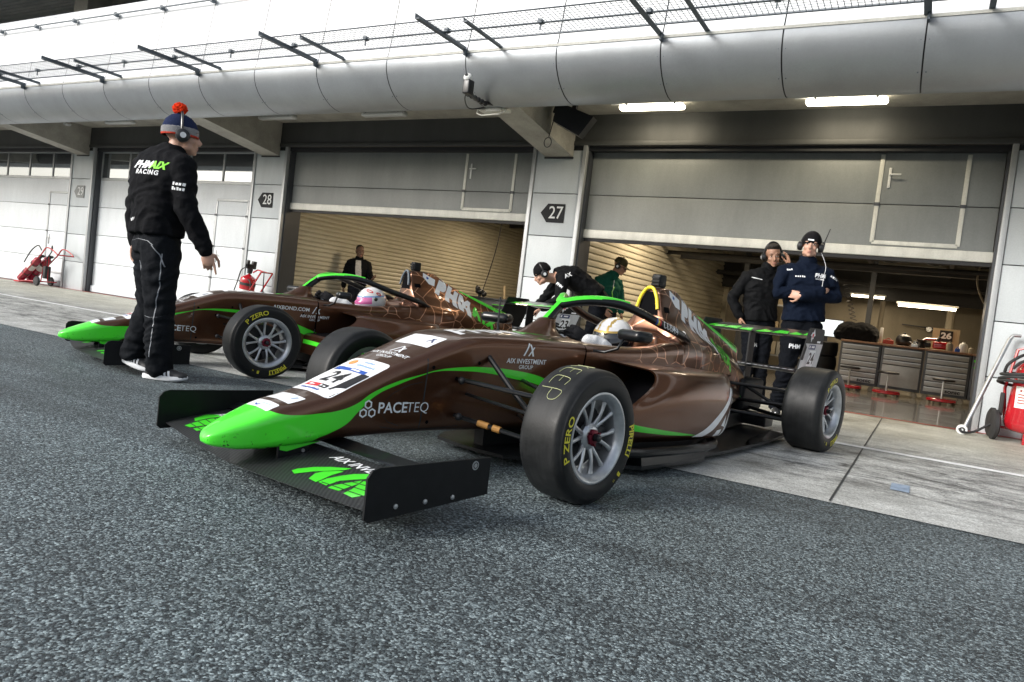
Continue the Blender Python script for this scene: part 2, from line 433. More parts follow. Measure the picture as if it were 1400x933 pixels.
def pchip(xs, ys):
    """monotone interpolation, xs ascending"""
    n_ = len(xs); h = [xs[i+1]-xs[i] for i in range(n_-1)]; d = [(ys[i+1]-ys[i])/h[i] for i in range(n_-1)]
    mm = [0.0]*n_
    for i in range(1, n_-1):
        if d[i-1]*d[i] > 0:
            w1 = 2*h[i]+h[i-1]; w2 = h[i]+2*h[i-1]; mm[i] = (w1+w2)/(w1/d[i-1]+w2/d[i])
    mm[0] = d[0]; mm[-1] = d[-1]
    def f(x):
        if x <= xs[0]: return ys[0]
        if x >= xs[-1]: return ys[-1]
        i = 0
        while x > xs[i+1]: i += 1
        t = (x-xs[i])/h[i]
        return ((1+2*t)*(1-t)**2)*ys[i] + t*(1-t)**2*h[i]*mm[i] + t*t*(3-2*t)*ys[i+1] + t*t*(t-1)*h[i]*mm[i+1]
    return f
# ================================================================== the setting
D = 8.934            # the garage wall's face
PITCH_X = 5.476      # one garage bay
random.seed(4)
def sheet(name, pts, z, m_, label, mi=0):
    mb = MB(); mb.add([(x, y, z) for x, y in pts], [list(range(len(pts)))]); o = mb.build(name, m_, fix=False, sharp=None); tag(o, label, None, None, 'structure'); return o
sheet('asphalt_ground', [(-400, -400), (400, -400), (400, 400), (-400, 400)], 0.0, 'asphalt', 'coarse dark grey asphalt of the pit lane')
# the apron's pit-lane edge is slightly uneven
ap = [(60 - i*1.0, 3.705 + 0.012*noise.noise(Vector((i*1.7, 0, 0)))) for i in range(160)]
sheet('concrete_apron', ap + [(-100, D), (60, D)], 0.004, 'concrete_apron', 'stained pale concrete apron in front of the garages')
sheet('garage_floor', [(-40, D+.02), (20, D+.02), (20, 18.5), (-40, 18.5)], 0.006, 'garage_floor', 'polished grey floor inside the garages')
sheet('white_line', [(-80, 5.90), (0.75, 5.90), (0.75, 6.01), (-80, 6.01)], 0.008, 'paint_white_line', 'white line painted along the apron')
sheet('white_line', [(0.95, 5.90), (40, 5.90), (40, 5.93), (0.95, 5.93)], 0.008, 'seam_dark', 'dark worn-off stretch of the line on the apron')
sheet('red_threshold_line', [(-40, D-.13), (20, D-.13), (20, D-.02), (-40, D-.02)], 0.0085, 'paint_red', 'red line painted along the garage thresholds')
j = MB()
for k in range(-9, 4):
    x = -0.289 + k*PITCH_X
    j.add([(x-.005, 3.72, .0075), (x+.005, 3.72, .0075), (x+.005, D-.14, .0075), (x-.005, D-.14, .0075)], [(0, 1, 2, 3)])
tag(j.build('expansion_joints', 'seam_dark', fix=False, sharp=None), 'dark joints across the concrete apron', None, None, 'structure')
sheet('tape_mark', [(-.06, 4.37), (.03, 4.37), (.03, 4.60), (-.06, 4.60)], 0.0085, 'paint_blue_tape', 'small blue tape mark on the concrete apron')

B = empty('pit_building', (0, D, 0), 0, 'long grey pit garage building with roller doors under a curved metal canopy', 'building')
def part(mb, name, mats, sub=None, **kw):
    """building parts are written in world coordinates"""
    o = mb.build(name, mats, sub or B, **kw)
    off = Vector((0, D, 0))
    for q in o.data.vertices: q.co -= off
    return o
def subpart(mb, name, mats, parent): return part(mb, name, mats, parent)
PIL = {k: -4.55 - k*PITCH_X for k in range(-2, 5)}       # pillar centres; k=0 carries sign 27
ZT = 2.94                                              # head of the openings
for k, px in PIL.items():
    mb = MB(); x0, x1 = px-.34, px+.34
    zs = [0.0, .58, 1.15, 1.725, 2.30, 2.88]
    for a, c in zip(zs, zs[1:]):
        mb.box((x0, D-.03, a+.006), (x1, D+.0, c-.004), 0, bev=.004)
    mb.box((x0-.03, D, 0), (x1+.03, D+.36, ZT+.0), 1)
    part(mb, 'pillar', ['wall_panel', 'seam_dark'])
    fr = MB()
    for sx in (-1, 1):
        a, c = sorted((px+sx*.345, px+sx*.40)); fr.box((a, D-.05, 0), (c, D+.02, ZT), 0, bev=.004)
        a, c = sorted((px+sx*.372, px+sx*.425)); fr.box((a, D+.021, 0), (c, D+.36, ZT), 1)
    part(fr, 'door_jamb', ['frame_metal', 'frame_dark'])
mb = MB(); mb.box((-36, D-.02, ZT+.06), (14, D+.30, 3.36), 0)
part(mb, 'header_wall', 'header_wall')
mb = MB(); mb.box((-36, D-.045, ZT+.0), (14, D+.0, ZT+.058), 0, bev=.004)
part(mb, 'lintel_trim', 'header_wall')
mb = MB(); mb.box((-36, D+.01, ZT-.06), (14, D+.14, ZT-.001), 0)
part(mb, 'lintel_slot', 'slot_black')

def seg_door(k, zb, mat_, wicket, windows=False):
    """sectional door in the bay right of pillar k: sections, wicket door, bottom rail"""
    xl, xr = PIL[k]+.43, PIL[k-1]-.43
    y = D+.12; mb = MB()
    top = ZT-.055; secs = []
    z = top; hts = [.57] + [.57]*5
    zz = [2.888, 2.32, 1.75, 1.18, .61, .03]
    for a, c in zip(zz, zz[1:]):
        if a <= zb+.05: break
        lo = max(c, zb); 
        if windows and a > 2.5: continue
        mb.box((xl, y, lo+.005), (xr, y+.04, a-.004), 0, bev=.004)
    mb.box((xl, y+.020, zb), (xr, y+.035, 2.30 if windows else top), 1)
    d = part(mb, 'garage_door', [mat_, 'seam_dark'])
    r = MB(); r.box((xl-.02, y-.02, zb-.005), (xr+.02, y+.05, zb+.105), 0, bev=.01)
    r.box((xl, y, zb-.045), (xr, y+.04, zb-.006), 1); subpart(r, 'bottom_rail', ['rail_white', 'rubber_black'], d)
    wx0, wx1, wz0 = wicket
    fr = MB()
    def bar(x0, z0, x1, z1): fr.box((min(x0, x1), y-.012, min(z0, z1)), (max(x0, x1), y+.004, max(z0, z1)), 0, bev=.003)
    lt = 2.02 if windows else top-.02
    bar(wx0-.022, wz0, wx0+.022, lt); bar(wx1-.022, wz0, wx1+.022, lt); bar(wx0, wz0-.022, wx1, wz0+.022)
    if windows: bar(wx0, lt-.022, wx1, lt+.022)
    for zz_ in (2.32, 1.75, 1.18, .61):
        if wz0 < zz_ < lt:
            for x in (wx0, wx1): fr.box((x-.03, y-.02, zz_-.018), (x+.03, y-.0125, zz_+.018), 1, bev=.002)
    subpart(fr, 'wicket_frame', ['rail_white' if not windows else 'frame_metal', 'frame_dark'], d)
    h = MB(); hx = wx0+.09; hz = 2.55 if not windows else 1.02
    if not windows: hz = 2.62
    h.box((hx-.014, y-.014, hz-.12), (hx+.014, y-.0, hz+.10), 0, bev=.004)
    h.tube([(hx, y-.01, hz+.02), (hx, y-.05, hz+.02), (hx+.11, y-.05, hz+.02)], .009, 0, 8)
    subpart(h, 'door_handle', ['white_plastic' if not windows else 'steel'], d)
    if windows:
        xs = [xl] + [xl + (xr-xl)*i/5 for i in range(1, 5)] + [xr]
        f = MB(); f.box((xl, y-.005, 2.30), (xr, y+.04, 2.36), 0, bev=.004); f.box((xl, y-.005, 2.86), (xr, y+.04, 2.885), 0)
        for x in xs: f.box((x-.018, y-.004, 2.36), (x+.018, y+.038, 2.86), 0, bev=.003)
        wf = subpart(f, 'window_frame', 'frame_metal', d)
        g = MB()
        for a, c in zip(xs, xs[1:]): g.box((a+.02, y+.012, 2.362), (c-.02, y+.018, 2.858), 0)
        subpart(g, 'window_panes', 'window_glass', d)
    return d
x27 = PIL[0]
seg_door(0, 1.755, 'door_shaded', (-.645, .175, 1.90))
seg_door(1, 1.925, 'door_shaded', (-.645-PITCH_X, .175-PITCH_X, 2.06))
seg_door(2, .035, 'door_lit', (-11.45, -10.64, .30), True)
seg_door(3, .035, 'door_lit', (-16.87, -16.06, .30), True)
seg_door(4, .035, 'door_lit', (-22.3, -21.5, .30), True)
seg_door(-1, .035, 'door_lit', (5.0, 5.8, .30), True)
# the low white strip at the foot of the closed doors
mb = MB()
for k in (2, 3, 4): mb.box((PIL[k]+.43, D+.09, .012), (PIL[k-1]-.43, D+.118, .14), 0, bev=.005)
part(mb, 'kick_strip', 'door_lit')

# soffit, beams, canopy
mb = MB(); mb.box((-36, 7.15, 3.345), (14, D+.3, 3.42), 0)
part(mb, 'soffit', 'beam_concrete')
for k, px in PIL.items():
    mb = MB()
    prof = [(D-.03, 2.79), (D-.03, 3.345), (7.15, 3.345), (7.15, 2.93)]
    prof = [(D-.03, 2.79), (D-.03, 3.343), (7.2, 3.343), (7.2, 3.02)]
    mb.prism(prof, px-.21, px+.20, 'x')
    o = part(mb, 'canopy_beam', 'beam_concrete')
    m2 = MB(); m2.box((px-.22, D-.045, 2.765), (px+.21, D-.031, 2.788), 0); subpart(m2, 'beam_seat', 'seam_dark', o)
prof = [(6.84, 4.56), (6.80, 4.30), (6.76, 4.0), (6.72, 3.7), (6.685, 3.47), (6.664, 3.40), (6.660, 3.33), (6.672, 3.26), (6.70, 3.19), (6.745, 3.125), (6.80, 3.068), (6.87, 3.018),
        (6.95, 2.976), (7.04, 2.950), (7.13, 2.942), (7.22, 2.955), (7.30, 2.99), (7.36, 3.05), (7.40, 3.13), (7.40, 3.35)]
S = PITCH_X/5
seams = [-1.39 + S*i for i in range(-30, 12)]
mb = MB()
for a, c in zip(seams, seams[1:]):
    rings = [[(x, y, z) for (y, z) in prof] for x in (a+.006, c-.006)]
    mb.loft(rings, 0, closed=False, mif=lambda i, j: 2 if j < 5 else 0)
inner = [(y+.03 if z > 3.4 else y+.03*(7.13-y)/.5, z+.02) for (y, z) in prof]
mb.loft([[(x, y+.015, z+.012) for (y, z) in prof] for x in (seams[0], seams[-1])], 1, closed=False)
part(mb, 'curved_canopy', ['cladding', 'slot_black', 'cladding_white'], sharp=60)
mb = MB()
for x in seams:      # screw heads beside each joint
    for (y, z) in ((6.690, 3.225), (6.862, 3.022)):
        for dx in (-.03, .03): mb.ell((x+dx, y, z), (.006, .006, .006), 0, n=6)
part(mb, 'joint_screws', 'tray_steel')
mb = MB(); mb.box((seams[0], 6.835, 4.555), (seams[-1], 8.9, 4.60), 0); part(mb, 'canopy_top', 'cladding')
mb = MB(); mb.box((seams[0], 6.655, 3.385), (seams[-1], 6.668, 3.41), 0)      # gutter lip
part(mb, 'gutter_lip', 'rail_white')
# railing on the upper face
mb = MB(); mb.tube([(seams[0], 6.745, 4.42), (seams[-1], 6.745, 4.42)], .013, 0, 6)
for x in seams: mb.box((x-.022, 6.735, 4.39), (x+.022, 6.80, 4.45), 0, bev=.004)
part(mb, 'safety_rail', 'tray_steel')
# mesh tray
bx = [s_ for i, s_ in enumerate(seams) if (i % 2) == (30 % 2)]
bx = [-2.49 + 2*S*i for i in range(-14, 7)]
for x in bx:
    mb = MB(); mb.box((x-.028, 5.77, 3.405), (x+.028, 6.70, 3.412), 0); mb.box((x-.028, 5.77, 3.413), (x-.021, 6.70, 3.462), 0); mb.box((x+.0, 6.60, 3.35), (x+.02, 6.70, 3.404), 0)
    part(mb, 'tray_bracket', 'tray_steel')
    x2 = x+.43
    mb = MB(); mb.box((x2-.022, 5.97, 3.417), (x2+.022, 6.70, 3.427), 0); mb.box((x2-.022, 5.97, 3.428), (x2-.015, 6.70, 3.46), 0)
    part(mb, 'tray_cross_bar', 'tray_steel')
mb = MB()
for y in (5.985, 6.28, 6.55): mb.tube([(seams[0], y, 3.472), (seams[-1], y, 3.472)], .008 if y != 6.28 else .011, 0, 6)
for x in seams: mb.box((x-.025, 6.25, 3.46), (x+.025, 6.31, 3.50), 0, bev=.005); mb.box((x-.006, 6.27, 3.40), (x+.006, 6.283, 3.46), 0)
part(mb, 'tray_rods', 'tray_steel')
mb = MB()
def wire(p, q, r=.0032):
    a = Vector(p); c = Vector(q); t = (c-a).normalized(); s1 = t.cross(Vector((0, 0, 1))).normalized()*r; s2 = Vector((0, 0, r))
    mb.add([a+s1, a-s1, a+s2, c+s1, c-s1, c+s2], [(0, 1, 4, 3), (1, 2, 5, 4), (2, 0, 3, 5)])
x = -24.0
while x < 1.6:
    wire((x, 5.97, 3.468), (x, 6.56, 3.468)); x += .05
for i in range(13): wire((-24, 5.97+i*.049, 3.4655), (1.6, 5.97+i*.049, 3.4655))
part(mb, 'wire_mesh', 'tray_steel', fix=False, sharp=None)
# upper storey set back behind the canopy
mb = MB(); mb.box((-60, 9.3, 4.6), (20, 9.6, 9.0), 0); part(mb, 'upper_wall', 'beam_concrete')
for k, px in PIL.items():
    mb = MB(); mb.box((px-.30+.4, 8.4, 4.6), (px+.16+.4, 8.9, 6.4), 0, bev=.02); part(mb, 'upper_column', 'beam_concrete')
mb = MB()
for i in range(40): mb.box((-60, 5.6+i*.12, 5.95+i*.0), (20, 5.69+i*.12, 6.0), 0)
mb.box((-60, 5.5, 6.02), (20, 10.5, 6.3), 0)
part(mb, 'roof_overhang', 'upper_slats')
mb = MB(); mb.box((-60, D, 3.42), (20, D+.3, 4.55), 0); part(mb, 'inner_parapet', 'frame_dark')

# garage interiors: skewed roller partitions, back walls, ceiling
def partition(x0, y0, length, ang, p=.1, name='roller_partition'):
    mb = MB(); nS = int(2.85/p); prof_ = []
    for i in range(nS):
        z = .02 + i*p
        prof_ += [(0.0, z), (.028, z+.10*p), (.032, z+.5*p), (.020, z+.8*p), (0.0, z+.95*p)]
    dx, dy = -sin(ang), cos(ang); nx, ny = cos(ang), sin(ang)
    rings = [[(x0+dx*t+nx*o, y0+dy*t+ny*o, z) for (o, z) in prof_] for t in (0, length)]
    mb.loft(rings, 0, closed=False); 
    mb.box((-.06, 0, 0), (-.004, length, 2.9), 0, M=T(x0, y0, 0) @ RZ(ang))
    part(mb, name, 'shutter', sharp=30)
partition(-4.30, D+.40, 7.6, radians(-1.4), .094); partition(-9.78, D+.40, 8.0, radians(-1.0), .080)
mb = MB(); mb.box((-4.09, 16.93, 0), (-3.99, 17.0, 2.7), 0); part(mb, 'inner_post', 'shutter')
mb = MB(); mb.box((-30, 17.4, 0), (4, 17.6, 3.2), 0); part(mb, 'back_wall', 'inner_wall')
mb = MB(); mb.box((.9+.1, D+.4, 0), (1.15, 17.4, 3.2), 0); part(mb, 'side_wall', 'inner_wall')
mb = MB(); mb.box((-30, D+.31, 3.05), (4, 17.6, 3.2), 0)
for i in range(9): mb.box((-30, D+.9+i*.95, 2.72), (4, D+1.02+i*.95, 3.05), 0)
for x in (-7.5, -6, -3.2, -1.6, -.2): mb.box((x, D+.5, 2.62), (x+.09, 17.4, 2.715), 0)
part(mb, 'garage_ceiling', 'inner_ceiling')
# interior framing: a dark lattice of pipes and cross beams behind the door opening
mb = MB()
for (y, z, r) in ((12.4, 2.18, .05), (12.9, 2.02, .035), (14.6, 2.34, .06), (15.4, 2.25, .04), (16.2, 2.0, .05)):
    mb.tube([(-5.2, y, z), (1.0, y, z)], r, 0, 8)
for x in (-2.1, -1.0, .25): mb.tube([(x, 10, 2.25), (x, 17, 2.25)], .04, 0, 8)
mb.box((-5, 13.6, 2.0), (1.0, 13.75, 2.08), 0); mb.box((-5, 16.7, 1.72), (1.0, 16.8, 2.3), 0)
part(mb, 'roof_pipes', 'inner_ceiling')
for q in ((-1.02, 15.4), (-3.3, 15.1)):
    mb = MB(); mb.box((q[0], q[1], 0), (q[0]+.09, q[1]+.1, 2.8), 0); part(mb, 'inner_post', 'frame_dark')
for q in ((-.78, 15.8, .8, 1.65, .045), (.36, 15.6, 1.2, 1.62, .07)):
    mb = MB(); mb.tube([(q[0], q[1], q[2]), (q[0], q[1], q[3])], q[4], 0, 10); part(mb, 'duct_pipe', 'inner_wall')

# ------------------------------------------------------------------ signs on the pillars
def number_sign(txt, x, z, mat_, tmat, label):
    mb = MB(); w_, h_ = .20, .125
    out = [(-w_*1.05, 0), (-w_*.55, h_), (w_*.72, h_), (w_*.72, -h_), (-w_*.55, -h_)]
    mb.prism(out, -.012, 0, 'y', 0)
    V2, F2 = text2d(txt, size=.235, bold=.004, sx=.92)
    mb.add([(p[0]+.02, -.0145, p[1]) for p in V2], F2, 1)
    return tag(mb.build('number_sign', [mat_, tmat], loc=(x, D-.031, z), fix=False, sharp=30), label, 'sign', 'garage number signs')
number_sign('27', -4.52, 2.035, 'sign_dark', 'sign_text', 'black arrow sign reading 27 on the pillar below the loudspeaker')
number_sign('28', -10.02, 2.035, 'sign_dark', 'sign_text', 'black arrow sign reading 28 on the pillar beside the closed door')
number_sign('29', -15.49, 2.035, 'sign_grey', 'sign_text', 'faded grey arrow shaped garage sign reading 29')
number_sign('26', .95, 2.035, 'sign_dark', 'sign_text', 'black arrow sign cut off by the edge of the photo, right of the open garage')

# ------------------------------------------------------------------ lamps under the soffit
def ceiling_lamp(x, y, lit, label):
    e = empty('ceiling_lamp', (x, y, 3.345), 0, label, 'lamp', 'long lamps under the canopy')
    L_ = .40; mb = MB(); mb.box((-L_*.9, -.045, -.03), (L_*.9, .045, 0), 0, bev=.008)
    for sx in (-1, 1): mb.box((sx*L_*.75-.012, -.075, -.052), (sx*L_*.75+.012, -.062, -.02), 1)
    mb.tube([(-L_*.9, 0, -.012), (-L_-.12, 0, -.012)], .012, 0, 6)
    mb.build('housing', ['lamp_off', 'plastic_black'], e)
    mb = MB(); mb.box((-L_, -.062, -.095), (L_, .062, -.031), 0, bev=.028); mb.build('diffuser', 'lamp_on' if lit else 'lamp_off', e, sharp=None)
    if lit:
        la = bpy.data.lights.new('lamp_light', 'AREA'); la.shape = 'RECTANGLE'; la.size = .7; la.size_y = .1; la.energy = 5.5; la.color = (1, .86, .62)
        lo = bpy.data.objects.new('lamp_light', la); COL.objects.link(lo); lo.parent = e; lo.location = (0, 0, -.11)
    return e
ceiling_lamp(-1.03, 8.45, True, 'lit warm lamp under the canopy above the white door handle')
ceiling_lamp(-3.17, 8.45, True, 'lit warm lamp under the canopy beside the black loudspeaker')
ceiling_lamp(-7.22, 8.4, False, 'unlit white lamp above the half open door, nearest the camera mast')
ceiling_lamp(-9.40, 8.4, False, 'unlit white lamp directly above the sign reading 28')
ceiling_lamp(-13.55, 8.4, False, 'unlit white lamp just left of the red pompom')
ceiling_lamp(-15.62, 8.4, False, 'unlit white lamp furthest left under the canopy')

# cctv camera standing out from the canopy
e = empty('security_camera', (-4.58, 7.25, 2.985), 0, 'dark security camera on a bent arm with a white ringed lens', 'camera')
mb = MB(); mb.box((-.22, -.06, -.06), (.14, .10, .0), 0, bev=.01); mb.box((-.10, -.09, -.085), (.10, .0, -.03), 0, bev=.008)
mb.tube([(-.19, -.08, -.02), (-.19, -.11, -.11), (-.12, -.12, -.135), (.12, -.12, -.125), (.16, -.08, -.08), (.16, 0, -.02)], .008, 0, 8)
mb.build('junction_box', 'rail_white', e)
mb = MB(); mb.tube(smooth_line([(.05, -.05, .0), (.03, -.35, -.06), (.10, -.62, -.10), (.22, -.92, -.13)], 5), .020, 0, 10)
for k in range(6): mb.ell((.03+.02*k, -.30-.1*k, -.06-.01*k), (.028, .03, .03), 0, n=8)
mb.tube(smooth_line([(-.12, -.06, -.03), (-.10, -.4, -.14), (.10, -.8, -.17), (.22, -.95, -.12)], 6), .007, 0, 6)
mb.build('arm', 'plastic_black', e)
mb = MB(); mb.box((.190, -1.00, -.165), (.270, -.90, -.02), 0, bev=.012); mb.lathe([(.0, 0), (.042, 0), (.044, .01), (.044, .04), (.032, .055), (0, .06)], 1, 20, M=T(.23, -.955, -.015) @ RX(radians(60)))
mb.lathe([(0, .062), (.018, .062), (.018, .065), (0, .067)], 2, 14, M=T(.23, -.955, -.015) @ RX(radians(60)))
mb.build('camera_head', ['plastic_black', 'white_plastic', 'slot_black'], e)

# loudspeaker under the soffit
e = empty('loudspeaker', (-4.02, 8.12, 3.05), 0, 'black wedge loudspeaker hung under the canopy above the sign 27', 'loudspeaker')
mb = MB(); mb.prism([(-.24, .12), (.24, .12), (.17, -.15), (-.20, -.11)], -.13, .13, 'y', 0, M=RY(radians(20)) @ RZ(radians(14)))
mb.build('cabinet', 'plastic_black', e)
mb = MB(); mb.box((-.03, -.02, .10), (.03, .02, .29), 0); mb.box((-.3, -.03, .02), (-.18, .03, .16), 0, bev=.01, M=RY(radians(15)))
mb.tube(smooth_line([(-.27, 0, 0), (-.29, -.01, -.12), (-.30, -.02, -.2)], 4), .006, 0, 6)
mb.tube([(-.30+.05*cos(a*pi/8), -.03, -.27+.06*sin(a*pi/8)) for a in range(17)], .006, 0, 6)
mb.build('bracket', 'plastic_black', e)

# across the track, behind the camera: pit wall and grandstand that the paint and the windows mirror
e = empty('pit_wall', (0, -13, 0), 0, 'low concrete pit wall across the lane', 'wall')
mb = MB(); mb.box((-60, -.15, 0), (50, .15, 1.05), 0); mb.build('wall_body', 'beam_concrete', e)
mb = MB(); mb.box((-60, -.10, 1.05), (50, -.08, 2.1), 0); mb.build('debris_fence', 'frame_dark', e)
e = empty('grandstand', (0, -48, 0), 0, 'long dark grandstand across the track', 'grandstand')
mb = MB(); mb.prism([(0, 0), (0, 1.5), (-14, 6.2), (-14, 0)], -90, 60, 'x', 0); mb.build('seating', 'frame_dark', e)
mb = MB(); mb.box((-70, -15, 6.2), (-30, -2, 9.4), 0); mb.build('stand_roof', 'wall_panel', e)
# ================================================================== racing cars
def curve_node(N, L, src, pts, x0, x1):
    """z as a function of x, through a float curve"""
    mr = N('MapRange'); mr.inputs[1].default_value = x0; mr.inputs[2].default_value = x1; L(src, mr.inputs[0])
    fc = N('FloatCurve'); c = fc.mapping.curves[0]
    P = sorted(((x-x0)/(x1-x0), z) for x, z in pts)
    c.points[0].location = P[0]; c.points[1].location = P[-1]
    for p in P[1:-1]: c.points.new(*p)
    for p in c.points: p.handle_type = 'AUTO'
    fc.mapping.use_clip = False
    fc.mapping.update(); L(mr.outputs[0], fc.inputs['Value']); return fc.outputs[0]
def math_(N, L, op, a, b_):
    m_ = N('Math', operation=op)
    for i, q in enumerate((a, b_)):
        if isinstance(q, (int, float)): m_.inputs[i].default_value = q
        else: L(q, m_.inputs[i])
    return m_.outputs[0]
COPPER = (.135, .060, .032)
def paint(name, zu=None, zl=None, x0=-2, x1=2, web=None, low=None, xr=None):
    m, n, b, N, L = nodes(name)
    tc = N('TexCoord'); P = tc.outputs['Object']; sp = N('SeparateXYZ'); L(P, sp.inputs[0])
    fl = N('TexNoise', _Scale=900.0, _Detail=1.0); L(P, fl.inputs['Vector'])
    flk = ramp(N, L, fl.outputs[0], [(0.35, .85), (0.65, 1.2)])
    col = mixc(N, L, COPPER, flk, 1.0, 'MULTIPLY')
    b.inputs['Metallic'].default_value = 0.90; b.inputs['Roughness'].default_value = 0.27
    b.inputs['Coat Weight'].default_value = 0.6; b.inputs['Coat Roughness'].default_value = 0.07
    metal = None
    if web:       # thin copper hexagon-like lines printed on the engine cover
        mp = N('Mapping'); mp.inputs['Scale'].default_value = (1, .55, 1.15); L(P, mp.inputs[0])
        vo = N('TexVoronoi', feature='DISTANCE_TO_EDGE', _Scale=6.6, _Randomness=0.72); L(mp.outputs[0], vo.inputs['Vector'])
        ln = ramp(N, L, vo.outputs[0], [(0.018, 1.0), (0.028, 0.0)])
        mx = N('MapRange'); mx.inputs[1].default_value = web; mx.inputs[2].default_value = web-.12; L(sp.outputs[0], mx.inputs[0])
        mk = math_(N, L, 'MULTIPLY', ln, mx.outputs[0])
        if low is not None:
            mz = N('MapRange'); mz.inputs[1].default_value = low; mz.inputs[2].default_value = low+.01; L(sp.outputs[2], mz.inputs[0]); mk = math_(N, L, 'MULTIPLY', mk, mz.outputs[0])
        col = mixc(N, L, col, (.62, .33, .21), mk)
    if zu:
        U = curve_node(N, L, sp.outputs[0], zu, x0, x1); Lo = curve_node(N, L, sp.outputs[0], zl, x0, x1)
        a = N('MapRange'); L(math_(N, L, 'SUBTRACT', U, sp.outputs[2]), a.inputs[0]); a.inputs[1].default_value = -.0006; a.inputs[2].default_value = .0006
        c = N('MapRange'); L(math_(N, L, 'SUBTRACT', sp.outputs[2], Lo), c.inputs[0]); c.inputs[1].default_value = -.0006; c.inputs[2].default_value = .0006
        mk = math_(N, L, 'MULTIPLY', a.outputs[0], c.outputs[0])
        # rubber marks and chips low on the green nose
        ch = N('TexNoise', _Scale=38.0, _Detail=5.0, _Roughness=0.7); L(P, ch.inputs['Vector'])
        chm = ramp(N, L, ch.outputs[0], [(0.60, 1.0), (0.63, 0.06)])
        zz = N('MapRange'); zz.inputs[1].default_value = .155; zz.inputs[2].default_value = .205; L(sp.outputs[2], zz.inputs[0])
        chips = mixc(N, L, chm, (1, 1, 1), zz.outputs[0])
        g = mixc(N, L, (.075, .80, .035), chips, 1.0, 'MULTIPLY')
        col = mixc(N, L, col, g, mk)
        inv = math_(N, L, 'SUBTRACT', 1.0, mk)
        L(math_(N, L, 'MULTIPLY', inv, 0.90), b.inputs['Metallic'])
    L(col, b.inputs['Base Color'])
    # dust
    du = N('TexNoise', _Scale=14.0, _Detail=8.0, _Roughness=0.7); L(P, du.inputs['Vector'])
    r_ = N('MapRange'); r_.inputs[1].default_value = .35; r_.inputs[2].default_value = .7; r_.inputs[3].default_value = .31; r_.inputs[4].default_value = .35
    L(du.outputs[0], r_.inputs[0]); L(r_.outputs[0], b.inputs['Roughness'])
    return m
ZU = [(1.25, .6), (1.03, .42), (1.005, .31), (.985, .276), (.95, .262), (.88, .257), (.80, .262), (.73, .270), (.656, .292), (.579, .339), (.458, .387), (.343, .417), (.288, .432), (.15, .449), (.0, .453), (-.166, .443), (-.30, .425), (-.386, .403), (-.55, .35), (-.75, .28), (-1.0, .20)]
ZL = [(1.25, -.2), (.85, -.1), (.81, .14), (.80, .163), (.746, .187), (.685, .217), (.635, .266), (.558, .331), (.458, .373), (.354, .409), (.288, .427), (.15, .433), (.0, .427), (-.173, .403), (-.30, .385), (-.40, .355), (-.55, .29), (-.75, .21), (-1.0, .13)]
paint('paint_chassis', ZU, ZL, -1.0, 1.25)
paint('paint_cover', web=-1.50)
paint('paint_side', web=-1.02, low=.503)
paint('paint_pod', [(-.40, .30), (-.54, .262), (-.80, .222), (-1.0, .197), (-1.17, .176), (-1.3, .16), (-2.2, .15)], [(-.40, .25), (-.54, .228), (-.80, .197), (-1.0, .180), (-1.17, .172), (-1.3, .165), (-2.2, .20)], -2.2, -.4)
mat('green_paint', (.075, .80, .035), 0.3, coat=0.6)
mat('sticker_white', (.86, .88, .90), 0.35, coat=0.3)
mat('sticker_grey', (.55, .57, .59), 0.4, coat=0.3, var=(30, .12))
mat('print_black', (.014, .014, .016), 0.4)
mat('print_blue', (.02, .09, .42), 0.4)
mat('print_navy', (.025, .045, .14), 0.4)
mat('print_red', (.60, .02, .03), 0.4)
mat('print_orange', (.85, .30, .08), 0.4)
mat('print_sky', (.30, .48, .75), 0.4)
mat('print_yellow', (.72, .66, .04), 0.5)
mat('chalk', (.42, .45, .24), 0.8)
mat('roll_yellow', (.85, .66, .03), 0.3, coat=0.4)
mat('carbon_gloss', (.006, .007, .008), 0.30, spec=.3, coat=0.25, var=(18, .2))
mat('carbon_matt', (.007, .008, .009), 0.5, spec=.25, var=(22, .25))
mat('inlet_black', (.004, .004, .005), 0.8, spec=.05)
mat('red_nut', (.16, .010, .025), 0.35, metal=0.6)
mat('brake_dark', (.03, .03, .032), 0.5, metal=0.4)
mat('rim_silver', (.50, .52, .54), 0.30, metal=0.75, var=(25, .18))
mat('brass', (.30, .15, .035), 0.55, metal=0.3)
# carbon twill for the wings
m, n, b, N, L = nodes('carbon_twill')
tc = N('TexCoord'); mp = N('Mapping'); mp.inputs['Rotation'].default_value = (0, 0, radians(52)); L(tc.outputs['Object'], mp.inputs[0])
wv = N('TexWave', _Scale=22.0, _Distortion=1.5); wv.inputs['Detail'].default_value = 1.0; L(mp.outputs[0], wv.inputs['Vector'])
L(ramp(N, L, wv.outputs[0], [(0.3, (.009, .010, .011)), (0.7, (.034, .036, .038))]), b.inputs['Base Color'])
b.inputs['Roughness'].default_value = 0.48; b.inputs['Coat Weight'].default_value = 0.12
